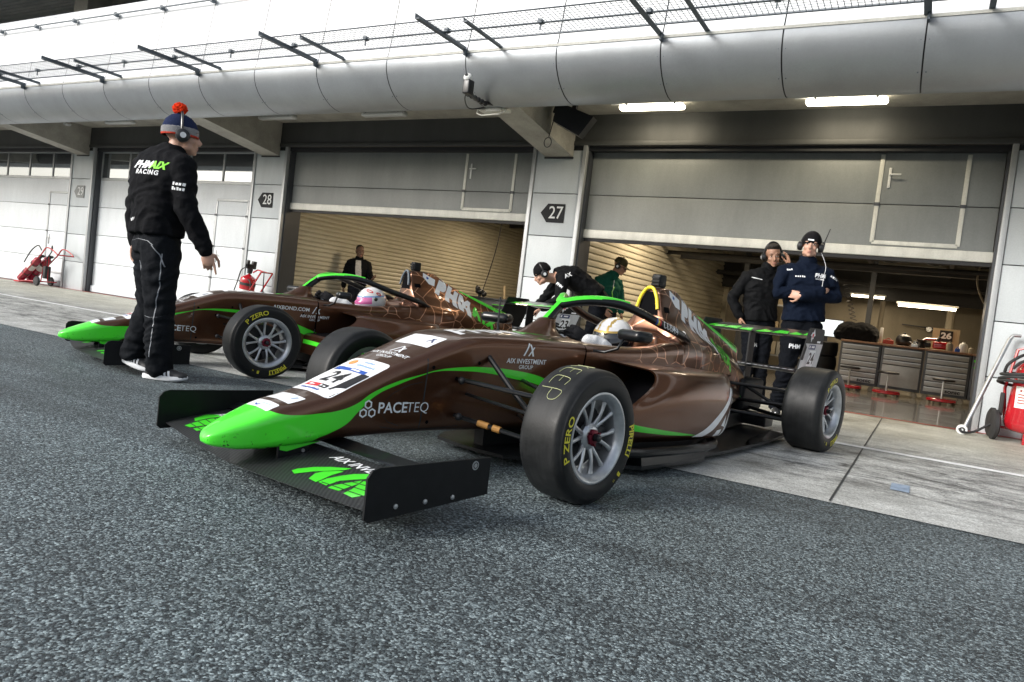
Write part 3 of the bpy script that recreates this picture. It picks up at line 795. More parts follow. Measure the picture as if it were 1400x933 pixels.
# tyre rubber: scuffed slick
m, n, b, N, L = nodes('tyre_slick')
tc = N('TexCoord'); P = tc.outputs['Object']
n1 = N('TexNoise', _Scale=9.0, _Detail=8.0, _Roughness=0.7); L(P, n1.inputs['Vector'])
mp = N('Mapping'); mp.inputs['Scale'].default_value = (1, 14, 1); L(P, mp.inputs[0])
n2 = N('TexNoise', _Scale=7.0, _Detail=5.0); L(mp.outputs[0], n2.inputs['Vector'])
sp = N('TexVoronoi', _Scale=70.0); L(P, sp.inputs['Vector'])
sk = ramp(N, L, sp.outputs['Distance'], [(0.03, 1.0), (0.06, 0.0)])
spk = N('SeparateColor'); L(sp.outputs['Color'], spk.inputs[0])
sk2 = ramp(N, L, spk.outputs[0], [(0.93, 0.0), (0.95, 0.6)])
c = ramp(N, L, n1.outputs[0], [(0.3, (.006, .0065, .007)), (0.7, (.020, .0215, .0225))])
c = mixc(N, L, c, ramp(N, L, n2.outputs[0], [(0.3, .75), (0.7, 1.2)]), 1.0, 'MULTIPLY')
c = mixc(N, L, c, (.35, .35, .33), math_(N, L, 'MULTIPLY', sk, sk2)); L(c, b.inputs['Base Color'])
L(ramp(N, L, n1.outputs[0], [(0.3, .38), (0.7, .58)]), b.inputs['Roughness']); b.inputs['Specular IOR Level'].default_value = .28
n3 = N('TexNoise', _Scale=120.0, _Detail=4.0); L(P, n3.inputs['Vector'])
bp = N('Bump', _Strength=0.35, _Distance=0.001); L(n3.outputs[0], bp.inputs['Height']); L(bp.outputs[0], b.inputs['Normal'])
mat('tyre_wall', (.008, .009, .010), 0.45, spec=.3, var=(14, .2))

def rcurve(corners, K=6, seg=3):
    """open polyline with rounded inner corners: corners = [((y,z), cut), ...]; constant point count"""
    P = [Vector(c[0]) for c in corners]; out = [P[0]]
    prev = P[0]
    for i in range(1, len(P)-1):
        p = P[i]; r = corners[i][1]
        a = (P[i-1]-p); c = (P[i+1]-p); ra = min(r, a.length*.49); rc = min(r, c.length*.49)
        A = p + a.normalized()*ra if a.length > 1e-9 else p; C_ = p + c.normalized()*rc if c.length > 1e-9 else p
        for j in range(1, seg): out.append(prev.lerp(A, j/seg))
        for j in range(K+1):
            t = j/K; out.append(A*(1-t)**2 + p*2*t*(1-t) + C_*t*t)
        prev = C_
    for j in range(1, seg+1): out.append(prev.lerp(P[-1], j/seg))
    return [tuple(q) for q in out]
def ip(tab):
    tab = sorted(tab); xs = [t[0] for t in tab]
    return [pchip(xs, [t[k] for t in tab]) for k in range(1, len(tab[0]))]

CH = ip([  # x, zt, ys, zs, yb, zb
 (1.170, .170, .008, .168, .006, .158), (1.164, .183, .028, .178, .022, .150), (1.145, .198, .046, .190, .040, .142), (1.11, .217, .066, .206, .060, .136),
 (1.06, .238, .086, .224, .078, .130), (1.0, .262, .103, .246, .095, .130), (.94, .286, .114, .268, .108, .134), (.85, .306, .124, .292, .120, .142),
 (.774, .326, .131, .314, .128, .152), (.62, .388, .141, .376, .138, .162), (.48, .447, .150, .436, .147, .166), (.33, .507, .167, .492, .153, .168),
 (.20, .556, .180, .543, .158, .168), (.12, .580, .189, .568, .162, .166), (.03, .593, .200, .578, .166, .165), (-.1, .600, .215, .583, .172, .163), (-.3, .606, .242, .585, .185, .160), (-.45, .609, .258, .584, .20, .158), (-.62, .610, .275, .582, .22, .155)])
TB = ip([  # tub: x, ys, zs, yi, rim, yb
 (-.62, .275, .582, .055, .606, .22), (-.65, .278, .582, .11, .602, .225), (-.70, .283, .581, .155, .598, .23), (-.80, .29, .580, .19, .592, .235), (-1.0, .30, .580, .218, .588, .24), (-1.25, .305, .590, .225, .604, .24), (-1.40, .305, .605, .225, .625, .24), (-1.56, .30, .610, .22, .640, .24)])
EC = ip([  # engine cover: x, zt, y1, y2, z2, y3, z3, zb
 (-1.50, .66, .10, .16, .64, .29, .612, .30), (-1.585, .70, .075, .125, .67, .288, .61, .30), (-1.60, .925, .058, .108, .745, .288, .608, .30), (-1.62, .945, .055, .105, .75, .288, .607, .30), (-1.72, .957, .045, .100, .755, .283, .602, .30), (-1.86, .950, .030, .090, .75, .27, .598, .30), (-2.0, .892, .020, .075, .73, .248, .600, .30),
 (-2.2, .822, .013, .055, .695, .205, .592, .30), (-2.4, .766, .010, .040, .655, .158, .562, .29), (-2.6, .712, .009, .030, .61, .128, .512, .28), (-2.8, .655, .008, .022, .55, .108, .455, .27), (-2.92, .622, .007, .016, .50, .095, .42, .26)])
POD = ip([  # s, yo, ztop inner, ztop outer, zmid y bulge, yb, zb, shear
 (-.84, .600, .520, .492, .010, .590, .150, 1.0), (-.92, .628, .518, .494, .012, .605, .145, .72), (-1.05, .648, .514, .494, .014, .622, .138, .36), (-1.2, .655, .508, .492, .012, .632, .134, .12), (-1.4, .652, .500, .488, .010, .632, .130, 0),
 (-1.5, .643, .498, .487, .008, .625, .130, 0), (-1.57, .625, .496, .486, .006, .605, .130, 0), (-1.64, .586, .493, .484, .004, .568, .130, 0), (-1.72, .515, .487, .476, .002, .50, .130, 0), (-1.85, .415, .478, .462, .0, .40, .130, 0), (-2.1, .300, .465, .450, .0, .295, .13, 0), (-2.4, .215, .445, .425, 0, .21, .14, 0), (-2.7, .145, .410, .375, 0, .142, .19, 0), (-2.92, .100, .375, .345, 0, .098, .24, 0), (-3.04, .07, .350, .33, 0, .07, .28, 0)])

def body_surface():
    """the painted shell: returns mesh builders of the three panels"""
    ch = MB(); rings = []
    xs = [1.170, 1.168, 1.164, 1.157, 1.146, 1.13] + [1.11 - .02*i for i in range(87)]
    for x in xs:
        if x < -.62: break
        zt, ys, zs, yb, zb = [f(x) for f in CH]
        r = .6*ys if x > 1.0 else .045
        h = rcurve([((0, zt), 0), ((ys*.62, zt-.004), .03), ((ys, zs), r), (((ys+yb)/2+.004, (zs+zb)/2), .05), ((yb, zb), min(.045, yb*.55)), ((0, zb-.0), 0)], K=5)
        ring = [(x, y, z) for y, z in h] + [(x, -y, z) for y, z in h[-2:0:-1]]
        rings.append(ring)
    ch.loft(rings, 0, cap0=True)
    # tub with the cockpit opening
    rt = []
    for i in range(36):
        x = -.62 - .94*i/35
        ys, zs, yi, rim, yb = [f(x) for f in TB]
        h = rcurve([((0, .22), 0), ((yi*.9, .22), .06), ((yi, rim), .022), ((ys, zs), .05), (((ys+yb)/2+.006, .37), .05), ((yb, .155), .045), ((0, .155), 0)], K=5)
        rt.append([(x, y, z) for y, z in h] + [(x, -y, z) for y, z in h[-2:0:-1]])
    kk = len(rt[0]); half = (kk+2)//2
    ch.loft(rt, 1, mif=lambda i, j: 2 if (j < 11 or j > kk-12) else (0 if rt[i][0][0] > -1.02 else 1))
    # closing wall between nose and cockpit
    x = -.619; zt, ys, zs, yb, zb = [f(x) for f in CH]
    ch.add([(x, 0, zt), (x, ys*.6, zt-.005), (x, ys*.6, .25), (x, -ys*.6, .25), (x, -ys*.6, zt-.005)], [(0, 1, 2, 3, 4)], 2)
    ec = MB(); rings = []
    for x in [-1.50, -1.54, -1.57, -1.585, -1.59, -1.595, -1.60, -1.605, -1.61] + [-1.62 - 1.30*i/58 for i in range(59)]:
        zt, y1, y2, z2, y3, z3, zb = [f(x) for f in EC]
        h = rcurve([((0, zt), 0), ((y1, zt-.004), .02), ((y2, z2), .06), ((y3, z3), .07), ((y3-.01, zb), .03), ((0, zb), 0)], K=6)
        rings.append([(x, y, z) for y, z in h] + [(x, -y, z) for y, z in h[-2:0:-1]])
    ec.loft(rings, 0, cap0=True, cap1=True)
    pods = []
    for sgn in (1, -1):
        pd = MB(); rings = []
        ss_ = [-.84 - .02*i for i in range(46)] + [-1.76 - .05*i for i in range(26)]
        for s in ss_:
            if s < -3.04: break
            yo, zi, zo, bul, yb, zb, sh = [f(s) for f in POD]
            h = rcurve([((.06 if s < -2.6 else .15, zi), 0), ((yo-.05, zo+.006), .05), ((yo+bul, zo-.10), .08), ((yb, zb+.04), .06), ((yb-.05, zb), .03), ((.06 if s < -2.6 else .15, zb), 0)], K=6)
            g = lambda z: (.30*ss(0, 1, (zo-z)/.22)) * sh
            rings.append([(s + g(z), sgn*y, z) for y, z in h])
        pd.loft(rings, 0, closed=False)
        # inlet: face below it and the dark mouth
        yo, zi, zo, bul, yb, zb, sh = [f(-.84) for f in POD]
        f0 = rings[0]; n0 = len(f0)
        def inset(t, dx, zmin):
            cy, cz = .40, .42
            return [(p[0]+dx, sgn*(abs(p[1])*(1-t)+cy*t), max(zmin, p[2]*(1-t)+cz*t)) for p in f0]
        r1 = [(p[0]+.012, p[1]*.995, p[2]) for p in f0]
        r2 = inset(.10, .004, .30); r3 = inset(.14, -.02, .315); r4 = inset(.3, -.32, .34)
        pd.loft([f0, r1, r2], 0, closed=False); pd.loft([r2, r3], 0, closed=False); pd.loft([r3, r4], 1, closed=False)
        pd.add(r4, [list(range(n0))], 1)
        pods.append(pd)
    # tail tip
    return ch, ec, pods
def bvh_of(mbs):
    v = []; f = []
    for mb in mbs:
        o = len(v); v += [Vector(p) for p in mb.v]; f += [[o+i for i in q] for q in mb.f]
    return BVHTree.FromPolygons(v, f)

def wheel_mesh_parts(w, R):
    """wheel local frame: axle along y, outer face +y"""
    h = w/2
    t = MB()
    prof = [(.172, -h*.86), (.180, -h*.95), (.205, -h*1.02), (.232, -h*1.015), (R-.022, -h*.95), (R-.006, -h*.82), (R-.001, -h*.6), (R, 0), (R-.001, h*.6), (R-.006, h*.82), (R-.022, h*.95), (.236, h*1.015), (.205, h*1.02), (.182, h*.96), (.172, h*.86)]
    P = smooth_line([(a, c, 0) for a, c in prof], 3); prof2 = [(p[0], p[1]) for p in P]
    mis = [0 if (p[0] > R-.03) else 1 for p in prof2]
    t.lathe(prof2, 0, 72, axis='y', mis=mis)
    r = MB()
    # barrel and flanges
    r.lathe([(.166, -h*.9), (.176, -h*.92), (.178, -h*.88), (.160, -h*.80), (.150, -h*.3), (.150, h*.45), (.158, h*.72), (.166, h*.84), (.180, h*.90), (.182, h*.945), (.177, h*.97), (.170, h*.955), (.160, h*.88), (.150, h*.80), (.146, h*.62), (.143, h*.3), (.142, -h*.5), (.150, -h*.85), (.166, -h*.9)], 0, 64, axis='y')
    yh = h*.42
    for k in range(6):
        a0 = 2*pi*k/6
        for s_ in (-1, 1):
            pts = []
            for q in range(7):
                u = q/6; rad = .040 + (.147-.040)*u; a = a0 + s_*(.10 + .155*u**.8)
                y = yh + .012*sin(pi*u) + (h*.60-yh)*u**2
                pts.append((rad*cos(a), y, rad*sin(a)))
            r.tube(pts, [.012, .0105, .009, .008, .008, .0095, .013], 0, 8, flat=((0, 1, 0), .8))
    r.lathe([(.02, yh-.02), (.052, yh-.01), (.054, yh+.008), (.046, yh+.018), (.032, yh+.021), (.0, yh+.021)], 0, 36, axis='y')
    hub = MB()
    hub.lathe([(.034, yh+.018), (.034, yh+.030), (.028, yh+.034), (.018, yh+.034), (.018, yh+.030), (0, yh+.030)], 0, 6, axis='y')
    hub.lathe([(.014, yh+.03), (.014, yh+.055), (.010, yh+.058), (0, yh+.058)], 1, 16, axis='y')
    for k in range(3):
        a = 2*pi*k/3+.4; hub.lathe([(.0045, yh+.02), (.0045, yh+.04), (0, yh+.04)], 0, 8, M=T(.030*cos(a), 0, .030*sin(a)), axis='y')
    br = MB()
    br.lathe([(.05, -.01), (.125, -.01), (.125, .012), (.05, .012)], 0, 40, axis='y', close=True)
    br.box((-.12, -.05, -.05), (-.055, .045, .05), 0, bev=.012)
    br.lathe([(0, -h*.7), (.060, -h*.7), (.065, -h*.1), (.045, yh-.02), (0, yh-.02)], 0, 20, axis='y')
    # lettering on the outer wall
    txt = MB()
    def arc(s, ang, size, sx, rad, bold=.006, box=False, spacing=1.0):
        V2, F2 = text2d(s, size=size, bold=bold, sx=sx, spacing=spacing, maxe=.02)
        pos = []
        for (u, v) in V2:
            a = ang - u/rad; q = rad + v          # seen from +y with +x to the left, text runs clockwise
            pos.append((-q*cos(a), 0, q*sin(a)))
        yy = lambda rr: h*1.035 if .200 < rr < .236 else h*1.03
        pos = [(p[0], h*1.02+.0022, p[2]) for p in pos]
        txt.add(pos, F2, 0)
        if box:
            w2 = max(abs(p[0]) for p in V2)+.004; vmx = size*.42
            for e0, e1 in (((-w2, vmx), (w2, vmx)),):
                n_ = 16; vs = []
                for i in range(n_+1):
                    u = e0[0]+(e1[0]-e0[0])*i/n_
                    for v in (vmx, vmx+.0022): a = ang-u/rad; q = rad+v; vs.append((-q*cos(a), h*1.02+.0022, q*sin(a)))
                txt.add(vs, [(2*i, 2*i+1, 2*i+3, 2*i+2) for i in range(n_)], 0)
    arc('P ZERO', radians(186), .044, 1.22, .214, bold=.018)
    arc('PIRELLI', radians(3), .042, 1.0, .214, bold=.026, box=True)
    arc('B', radians(-36), .028, 1.1, .217, bold=.05); arc('13', radians(-46), .014, 1.0, .217)
    return t, r, hub, br, txt
WHEEL_CACHE = {}
def add_wheel(parent, x, y, w, R, spin, left):
    key = (w, R)
    if key not in WHEEL_CACHE:
        t, r, hub, br, txt = wheel_mesh_parts(w, R)
        t.v_off = None
        o = len(t.v); t.v += txt.v; t.f += [[o+i for i in f] for f in txt.f]; t.m += [2]*len(txt.f); t.sm += [False]*len(txt.f)
        WHEEL_CACHE[key] = (t.mesh('tyre', ['tyre_slick', 'tyre_wall', 'print_yellow']), r.mesh('rim', ['rim_silver']), hub.mesh('hub_nut', ['red_nut', 'plastic_black']), br.mesh('brake', ['brake_dark']))
        bm = bmesh.new()
        for me in WHEEL_CACHE[key][1:]:
            bm.from_mesh(me); bmesh.ops.recalc_face_normals(bm, faces=bm.faces[:]); bm.to_mesh(me); bm.clear(); me.set_sharp_from_angle(angle=radians(40))
        bm.free()
    tm, rm, hm, bmh = WHEEL_CACHE[key]
    wo_ = bpy.data.objects.new('wheel', rm); COL.objects.link(wo_); wo_.parent = parent; wo_.location = (x, y, R)
    wo_.rotation_euler = (0, -spin, 0 if left else pi)
    for nm, me in (('tyre', tm), ('hub_nut', hm), ('brake', bmh)):
        o = bpy.data.objects.new(nm, me); COL.objects.link(o); o.parent = wo_
    return wo_

HALO = [(-.716, 0, .772), (-.735, .022, .780), (-.785, .055, .795), (-.86, .105, .808), (-.95, .160, .810), (-1.05, .210, .797), (-1.17, .242, .766), (-1.31, .262, .728), (-1.45, .268, .700), (-1.58, .266, .672)]
def racing_car(loc, heading, number, label, variant):
    root = empty('racing_car', loc, heading, label, 'racing car', 'racing cars')
    ch, ec, pods = body_surface(); bv = bvh_of([ch, ec] + pods); bch = bvh_of([ch]); bec = bvh_of([ec]); bpd = bvh_of(pods)
    SM = ['paint_chassis', 'paint_side', 'inlet_black', 'sticker_white', 'print_black', 'print_blue', 'print_red', 'print_orange', 'print_sky', 'green_paint', 'print_navy', 'seam_dark', 'inlet_black']
    W_, K_, B_, R_, O_, S_, G_, NV, SD = 3, 4, 5, 6, 7, 8, 9, 10, 11
    top = lambda cx, cy=0, rot=0: (lambda u, v: (cx - v*cos(rot) - u*sin(rot), cy + u*cos(rot) - v*sin(rot), 1.2))   # reads from the nose: right = +y, up = -x
    Dn = (0, 0, -1)
    def rect(x0, x1, y0, y1, rot=0, rnd=.012):
        w2, h2 = (x1-x0)/2, (y1-y0)/2; p = []
        for sx, sy, a0 in ((1, 1, 0), (-1, 1, 90), (-1, -1, 180), (1, -1, 270)):
            for a in (0, 30, 60, 90): q = radians(a0+a); p.append((sx*(w2-rnd)+rnd*cos(q), sy*(h2-rnd)+rnd*sin(q)))
        return poly2d([(a+(x0+x1)/2, b_+(y0+y1)/2) for a, b_ in p], .025)
    # number sheet on the nose (u = +y, v = towards cockpit)
    f = top(.628)
    project(ch, rect(-.122, .122, -.148, .148, rnd=.022), bch, f, Dn, .0012, W_)
    project(ch, text2d(number, size=.115, bold=.022, sx=.95, maxe=.02), bch, (lambda u, v: f(u-.012, v-.022)), Dn, .0026, K_)
    project(ch, poly2d([(-.10, .040), (.085, .040), (.085, .062), (-.10, .062)], .02), bch, f, Dn, .0026, B_)
    project(ch, poly2d([(-.108, .036), (-.065, .036), (-.065, .066), (-.108, .066)], .02), bch, f, Dn, .0022, NV)
    project(ch, poly2d([(-.005, .046), (.05, .046), (.046, .056), (-.008, .056)], .02), bch, f, Dn, .0035, W_)
    project(ch, poly2d([(.060, -.10), (.112, .055), (.112, .02), (.075, -.10)], .02), bch, f, Dn, .0024, K_)
    project(ch, poly2d([(.075, .045), (.117, .045), (.117, -.06), (.065, -.09)], .02), bch, f, Dn, .0023, K_)
    project(ch, poly2d([(-.085, -.105), (-.005, -.105), (-.005, -.080), (-.085, -.080)], .02), bch, f, Dn, .0026, R_)
    project(ch, poly2d([(0, -.105), (.045, -.105), (.045, -.080), (0, -.080)], .02), bch, f, Dn, .0026, K_)
    project(ch, marks2d(.040, .010, 1, 2), bch, (lambda u, v: f(u+.022, v-.093)), Dn, .0036, W_)
    project(ch, marks2d(.040, .012, 2, 2), bch, (lambda u, v: f(u-.045, v-.093)), Dn, .0036, W_)
    project(ch, marks2d(.115, .013, 3, 9), bch, (lambda u, v: f(u-.02, v-.122)), Dn, .0026, B_)
    project(ch, poly2d([(-.075+.020*cos(a), .108+.020*sin(a)) for a in [pi*i/8 for i in range(16)]], .02), bch, f, Dn, .0026, O_)
    project(ch, marks2d(.065, .013, 4, 6), bch, (lambda u, v: f(u+.02, v+.120)), Dn, .0026, S_)
    project(ch, marks2d(.115, .013, 5, 10), bch, (lambda u, v: f(u+.03, v+.092)), Dn, .0026, S_)
    f2 = top(.40); project(ch, text2d('AIX INVESTMENT', size=.030, bold=.012, maxe=.02), bch, (lambda u, v: f2(u, v)), Dn, .0014, W_)
    project(ch, text2d('GROUP', size=.026, bold=.008, maxe=.02), bch, (lambda u, v: f2(u, v-.030)), Dn, .0014, W_)
    AX = [[(-.030, -.024), (-.020, -.024), (.006, .034), (-.002, .034)], [(.000, -.024), (.009, -.024), (.036, .018), (.027, .018)], [(.004, .030), (.014, .030), (.038, -.024), (.027, -.024)]]
    def ax_logo(fn, direction, k, bvh_, off=.0014):
        for p in AX: project(ch, poly2d([(a*k, c*k) for a, c in p], .02), bvh_, fn, direction, off, W_)
    ax_logo((lambda u, v: f2(u, v+.045)), Dn, 1.0, bch)
    # small stickers on the tip and the square one before the crest
    f3 = top(.955); project(ch, rect(-.072, .072, -.026, .026, rnd=.008), bch, f3, Dn, .0012, W_)
    project(ch, poly2d([(-.03, -.012), (-.015, -.02), (.0, -.012), (.0, -.006), (-.015, -.013), (-.03, -.006)], .02), bch, f3, Dn, .0024, B_)
    project(ch, poly2d([(-.01, .0), (.045, .004), (.045, .007), (-.01, .003)], .02), bch, f3, Dn, .0024, S_)
    f4 = top(.865); project(ch, rect(-.078, .078, -.036, .036, rnd=.006), bch, f4, Dn, .0012, W_)
    project(ch, poly2d([(.03, .0), (.042, .0), (.055, .022), (.045, .022)], .02), bch, f4, Dn, .0024, S_)
    f5 = top(.235); project(ch, rect(-.105, .105, -.056, .056, rnd=.006), bch, f5, Dn, .0012, W_)
    project(ch, poly2d([(.04, -.01), (.05, -.01), (.075, .03), (.066, .03)], .02), bch, f5, Dn, .0024, NV)
    project(ch, poly2d([(.05, .025), (.058, .03), (.085, -.01), (.077, -.012)], .02), bch, f5, Dn, .0024, NV)
    # big team lettering along the ridge (reads from the left side)
    def ridge(u, v): return (-.22 - u, .03 - v, 1.2)
    V2 = text2d('PHM', size=.20, bold=.03, sx=1.0, shear=.2, maxe=.03); project(ch, V2, bch, (lambda u, v: ridge(u-.12, v)), Dn, .0014, W_)
    V2 = text2d('AIX', size=.20, bold=.03, sx=.9, shear=.2, maxe=.03); project(ch, V2, bch, (lambda u, v: ridge(u+.25, v)), Dn, .0014, G_)
    for sgn in (1, -1):
        side = (lambda cx, cz, sc_=1.0: (lambda u, v: (cx - sgn*u*sc_, sgn*.9, cz + v*sc_)))
        dd = (0, -sgn, 0)
        # nose panel: pacing logo
        f = side(.425, .277); project(ch, text2d('PACE', size=.060, bold=.018, align='LEFT', maxe=.03), bch, (lambda u, v: f(u-.125, v)), dd, .0014, W_)
        project(ch, text2d('TEQ', size=.060, bold=-.008, align='LEFT', maxe=.03), bch, (lambda u, v: f(u+.013, v)), dd, .0014, W_)
        for (hx, hz) in ((.595, .293), (.615, .260), (.575, .260)):
            o_ = [(.019*cos(pi/6+pi*i/3), .019*sin(pi/6+pi*i/3)) for i in range(6)]; i_ = [(a*.62, c*.62) for a, c in o_]
            if sgn < 0: hx2 = .425 - (hx - .425)
            else: hx2 = hx
            for q in range(6):
                q2 = (q+1) % 6; project(ch, ([o_[q], o_[q2], i_[q2], i_[q]], [[0, 1, 2, 3]]), bch, side(hx2, hz), dd, .0014, W_)
        ax_x, ax_z = (-.225, .487) if variant == 1 else (-.60, .452)
        f = side(ax_x, ax_z)
        project(ch, text2d('AIX INVESTMENT', size=.0315, bold=.012, maxe=.03), bv, f, dd, .0014, W_)
        project(ch, text2d('GROUP', size=.026, bold=.004, maxe=.03), bv, (lambda u, v: f(u, v-.027)), dd, .0014, W_)
        ax_logo((lambda u, v: f(u, v+.050)), dd, 1.0, bv)
        if variant == 2:
            f = side(-.40, .505); project(ch, text2d('AIXBOND.COM', size=.042, bold=.016, maxe=.03), bch, f, dd, .0014, W_)
        # seam between nose cone and chassis, panel outline, fasteners
        project(ch, strip2d([(0, .14), (.003, .505)], [(.006, .14), (.009, .505)], 14, 1), bch, side(.335, 0), dd, .0012, SD)
        for (fx, fz) in ((.30, .445), (.295, .215), (.17, .40), (-.50, .47), (.055, .47)):
            project(ch, poly2d([(.008*cos(pi*i/5), .008*sin(pi*i/5)) for i in range(10)], .02), bch, side(fx, fz), dd, .0014, 12)
        ln = [(.62-.02*i, .245+.14*ss(0, 1, i/9)) for i in range(15)]
        def thin(pts, w_): return strip2d(pts, [(p[0], p[1]-w_) for p in pts], len(pts)*2, 1)
        if sgn > 0:
            project(ch, thin([(.44, .205), (.50, .225), (.54, .27), (.50, .33), (.42, .37), (.345, .385)], .0022), bch, (lambda u, v: (u, .9, v)), dd, .0012, SD)
            project(ch, thin([(.53, .205), (.44, .190), (.34, .186), (.2, .188), (.12, .196)], .0022), bch, (lambda u, v: (u, .9, v)), dd, .0012, SD)
    body = ch.build('chassis', SM, root, sharp=50)
    # engine cover with its lettering
    for sgn in (1, -1):
        dd = (0, -sgn, 0)
        ang = radians(-29)
        def lett(u, v, cx, cz): 
            return (cx - (u*cos(ang) - v*sin(ang)), sgn*.9, cz + (u*sin(ang) + v*cos(ang)))
        f = lambda u, v: ((-u), sgn*.9, v)
        q = [(-1.735, .944), (-1.88, .893), (-1.865, .830), (-1.80, .845), (-1.73, .905)]
        project(ec, poly2d([(-a, c) for a, c in q], .03), bec, f, dd, .0014, 3)
        q = [(-1.775, .915), (-1.80, .90), (-1.79, .885), (-1.77, .895)]; project(ec, poly2d([(-a, c) for a, c in q], .03), bec, f, dd, .003, 5)
        for txt_, cx, cz, mi in (('P', -1.945, .812, 3), ('H', -2.075, .745, 3), ('M', -2.225, .672, 3), ('A', -2.37, .612, 4), ('I', -2.465, .567, 4), ('X', -2.56, .527, 4)):
            V2 = text2d(txt_, size=.190 if mi == 3 else .14, bold=.095, sx=1.0, maxe=.03); 
            if sgn < 0: V2 = ([(-a, c) for a, c in V2[0]], V2[1])
            project(ec, V2, bec, (lambda u, v, cx=cx, cz=cz: lett(u, v, cx, cz)), dd, .0014, mi)
        # green band on the fin's upper edge
        def fin(u, v):
            x = -2.20 - u; zt = EC[0](x); return (x, sgn*.5, zt - .002 - v)
        project(ec, strip2d([(0, .0), (.70, .0)], [(0, .012), (.70, .048)], 30, 2), bec, fin, dd, .0016, 4)
        project(ec, poly2d([(1.63, .80), (1.70, .80), (1.70, .835), (1.63, .835)], .03), bec, f, dd, .0012, 6)
    def finTop(u, v): return (-2.20-u, v, 1.2)
    project(ec, strip2d([(0, -.012), (.71, -.010)], [(0, .012), (.71, .010)], 40, 2), bec, finTop, Dn, .0016, 4)
    cover = ec.build('engine_cover', ['paint_cover', 'inlet_black', 'inlet_black', 'sticker_white', 'green_paint', 'print_blue', 'inlet_black'], root, sharp=50)
    # airbox intake + roll hoop + camera
    mb = MB(); mb.prism([(-.070, .78), (-.058, .86), (-.028, .922), (.028, .922), (.058, .86), (.070, .78)], -1.600, -1.588, 'x', 0)
    mb.box((-1.602, -.07, .845), (-1.594, .07, .853), 0)
    mb.build('air_intake', 'inlet_black', root)
    mb = MB(); hp = [(-1.572, .074, .815), (-1.576, .068, .84), (-1.580, .052, .895), (-1.587, .024, .938), (-1.588, 0, .946)]
    hp = hp + [(a, -b_, c) for a, b_, c in hp[-2::-1]]
    mb.tube(smooth_line(hp, 4), .0105, 0, 10); mb.build('roll_hoop', 'roll_yellow' if variant == 1 else 'tray_steel', root)
    mb = MB(); mb.box((-1.72, -.032, .955), (-1.64, .032, 1.035), 0, bev=.012); mb.box((-1.715, -.026, .94), (-1.65, .026, .97), 0)
    for k in range(3): mb.box((-1.638, -.026, .965+.02*k), (-1.630, .026, .975+.02*k), 0)
    mb.build('camera_pod', 'carbon_matt', root)
    # head rest surround
    mb = MB()
    for sgn in (1, -1): mb.box((-1.50, sgn*.205-.035, .50), (-1.32, sgn*.205+.02, .612), 0, bev=.03)
    mb.box((-1.54, -.15, .46), (-1.49, .15, .66), 0, bev=.04); mb.build('head_rest', 'paint_cover', root)
    for sgn, pd in zip((1, -1), pods):
        dd = (0, -sgn, 0); bp_ = bvh_of([pd]); f = (lambda u, v: (u, sgn*1.2, v))
        arc_o = smooth_line([(-1.150, .165), (-1.26, .205), (-1.36, .268), (-1.455, .350), (-1.515, .425)], 5)
        arc_i = smooth_line([(-1.275, .160), (-1.355, .195), (-1.435, .265), (-1.505, .340), (-1.545, .415)], 5)
        project(pd, strip2d(arc_o, arc_i, 30, 4), bp_, f, dd, .0014, 2)
        for q in ([(-1.445, .215), (-1.485, .275), (-1.50, .205)], [(-1.40, .155), (-1.41, .19), (-1.465, .195), (-1.475, .155)],
                  [(-1.49, .15), (-1.505, .21), (-1.54, .30), (-1.56, .30), (-1.535, .19), (-1.525, .15)], [(-1.54, .15), (-1.55, .20), (-1.585, .32), (-1.605, .32), (-1.58, .20), (-1.57, .15)],
                  [(-1.555, .375), (-1.56, .42), (-1.60, .42), (-1.615, .375)], [(-1.545, .335), (-1.553, .365), (-1.61, .365), (-1.615, .35), (-1.585, .35), (-1.575, .335)]):
            project(pd, poly2d(q, .02), bp_, f, dd, .0014, 2)
        o = pd.build('side_pod', ['paint_pod', 'inlet_black', 'sticker_white', 'green_paint'], root, sharp=50)
        # green vee on the tail and its tip
        mb = MB(); zl_ = []
        q = strip2d([(-2.62, .372), (-2.80, .362), (-2.96, .352)], [(-2.62, .364), (-2.80, .348), (-2.93, .335)], 20, 2); project(mb, q, bp_, f, dd, .0016, 0)
        q = strip2d([(-2.97, .352), (-2.95, .31), (-2.88, .27), (-2.80, .235)], [(-2.935, .345), (-2.92, .31), (-2.86, .278), (-2.80, .242)], 20, 2); project(mb, q, bp_, f, dd, .0016, 0)
        if mb.v: mb.build('tail_stripe', 'green_paint', root, fix=False)
    # floor
    mb = MB()
    pl = [(-.34, .10), (-.36, .30), (-.50, .34), (-.60, .55), (-.68, .62), (-1.27, .645), (-1.33, .62), (-1.40, .585), (-1.74, .585), (-2.40, .53), (-2.95, .45), (-3.0, .2)]
    poly = pl + [(a, -b_) for a, b_ in pl[::-1]]
    mb.prism(poly, .032, .050, 'z', 0)
    for sgn in (1, -1):
        e_ = [(-.60, .545, .052), (-.68, .628, .062), (-1.0, .648, .075), (-1.27, .655, .08)]
        # thick rounded lower edge under the pod
        mb.tube([( -.52, sgn*.56, .115), (-.70, sgn*.612, .112), (-1.0, sgn*.632, .108), (-1.25, sgn*.636, .105), (-1.42, sgn*.612, .104), (-1.52, sgn*.57, .104), (-1.62, sgn*.50, .104)], .024, 0, 10)
        mb.loft([[(-.50, sgn*.30, .05), (-.50, sgn*.52, .12)], [(-.68, sgn*.62, .05), (-.68, sgn*.61, .12)], [(-1.27, sgn*.645, .045), (-1.27, sgn*.632, .12)], [(-1.36, sgn*.60, .045), (-1.42, sgn*.61, .12)], [(-1.6, sgn*.585, .045), (-1.6, sgn*.52, .11)]], 0, closed=False)
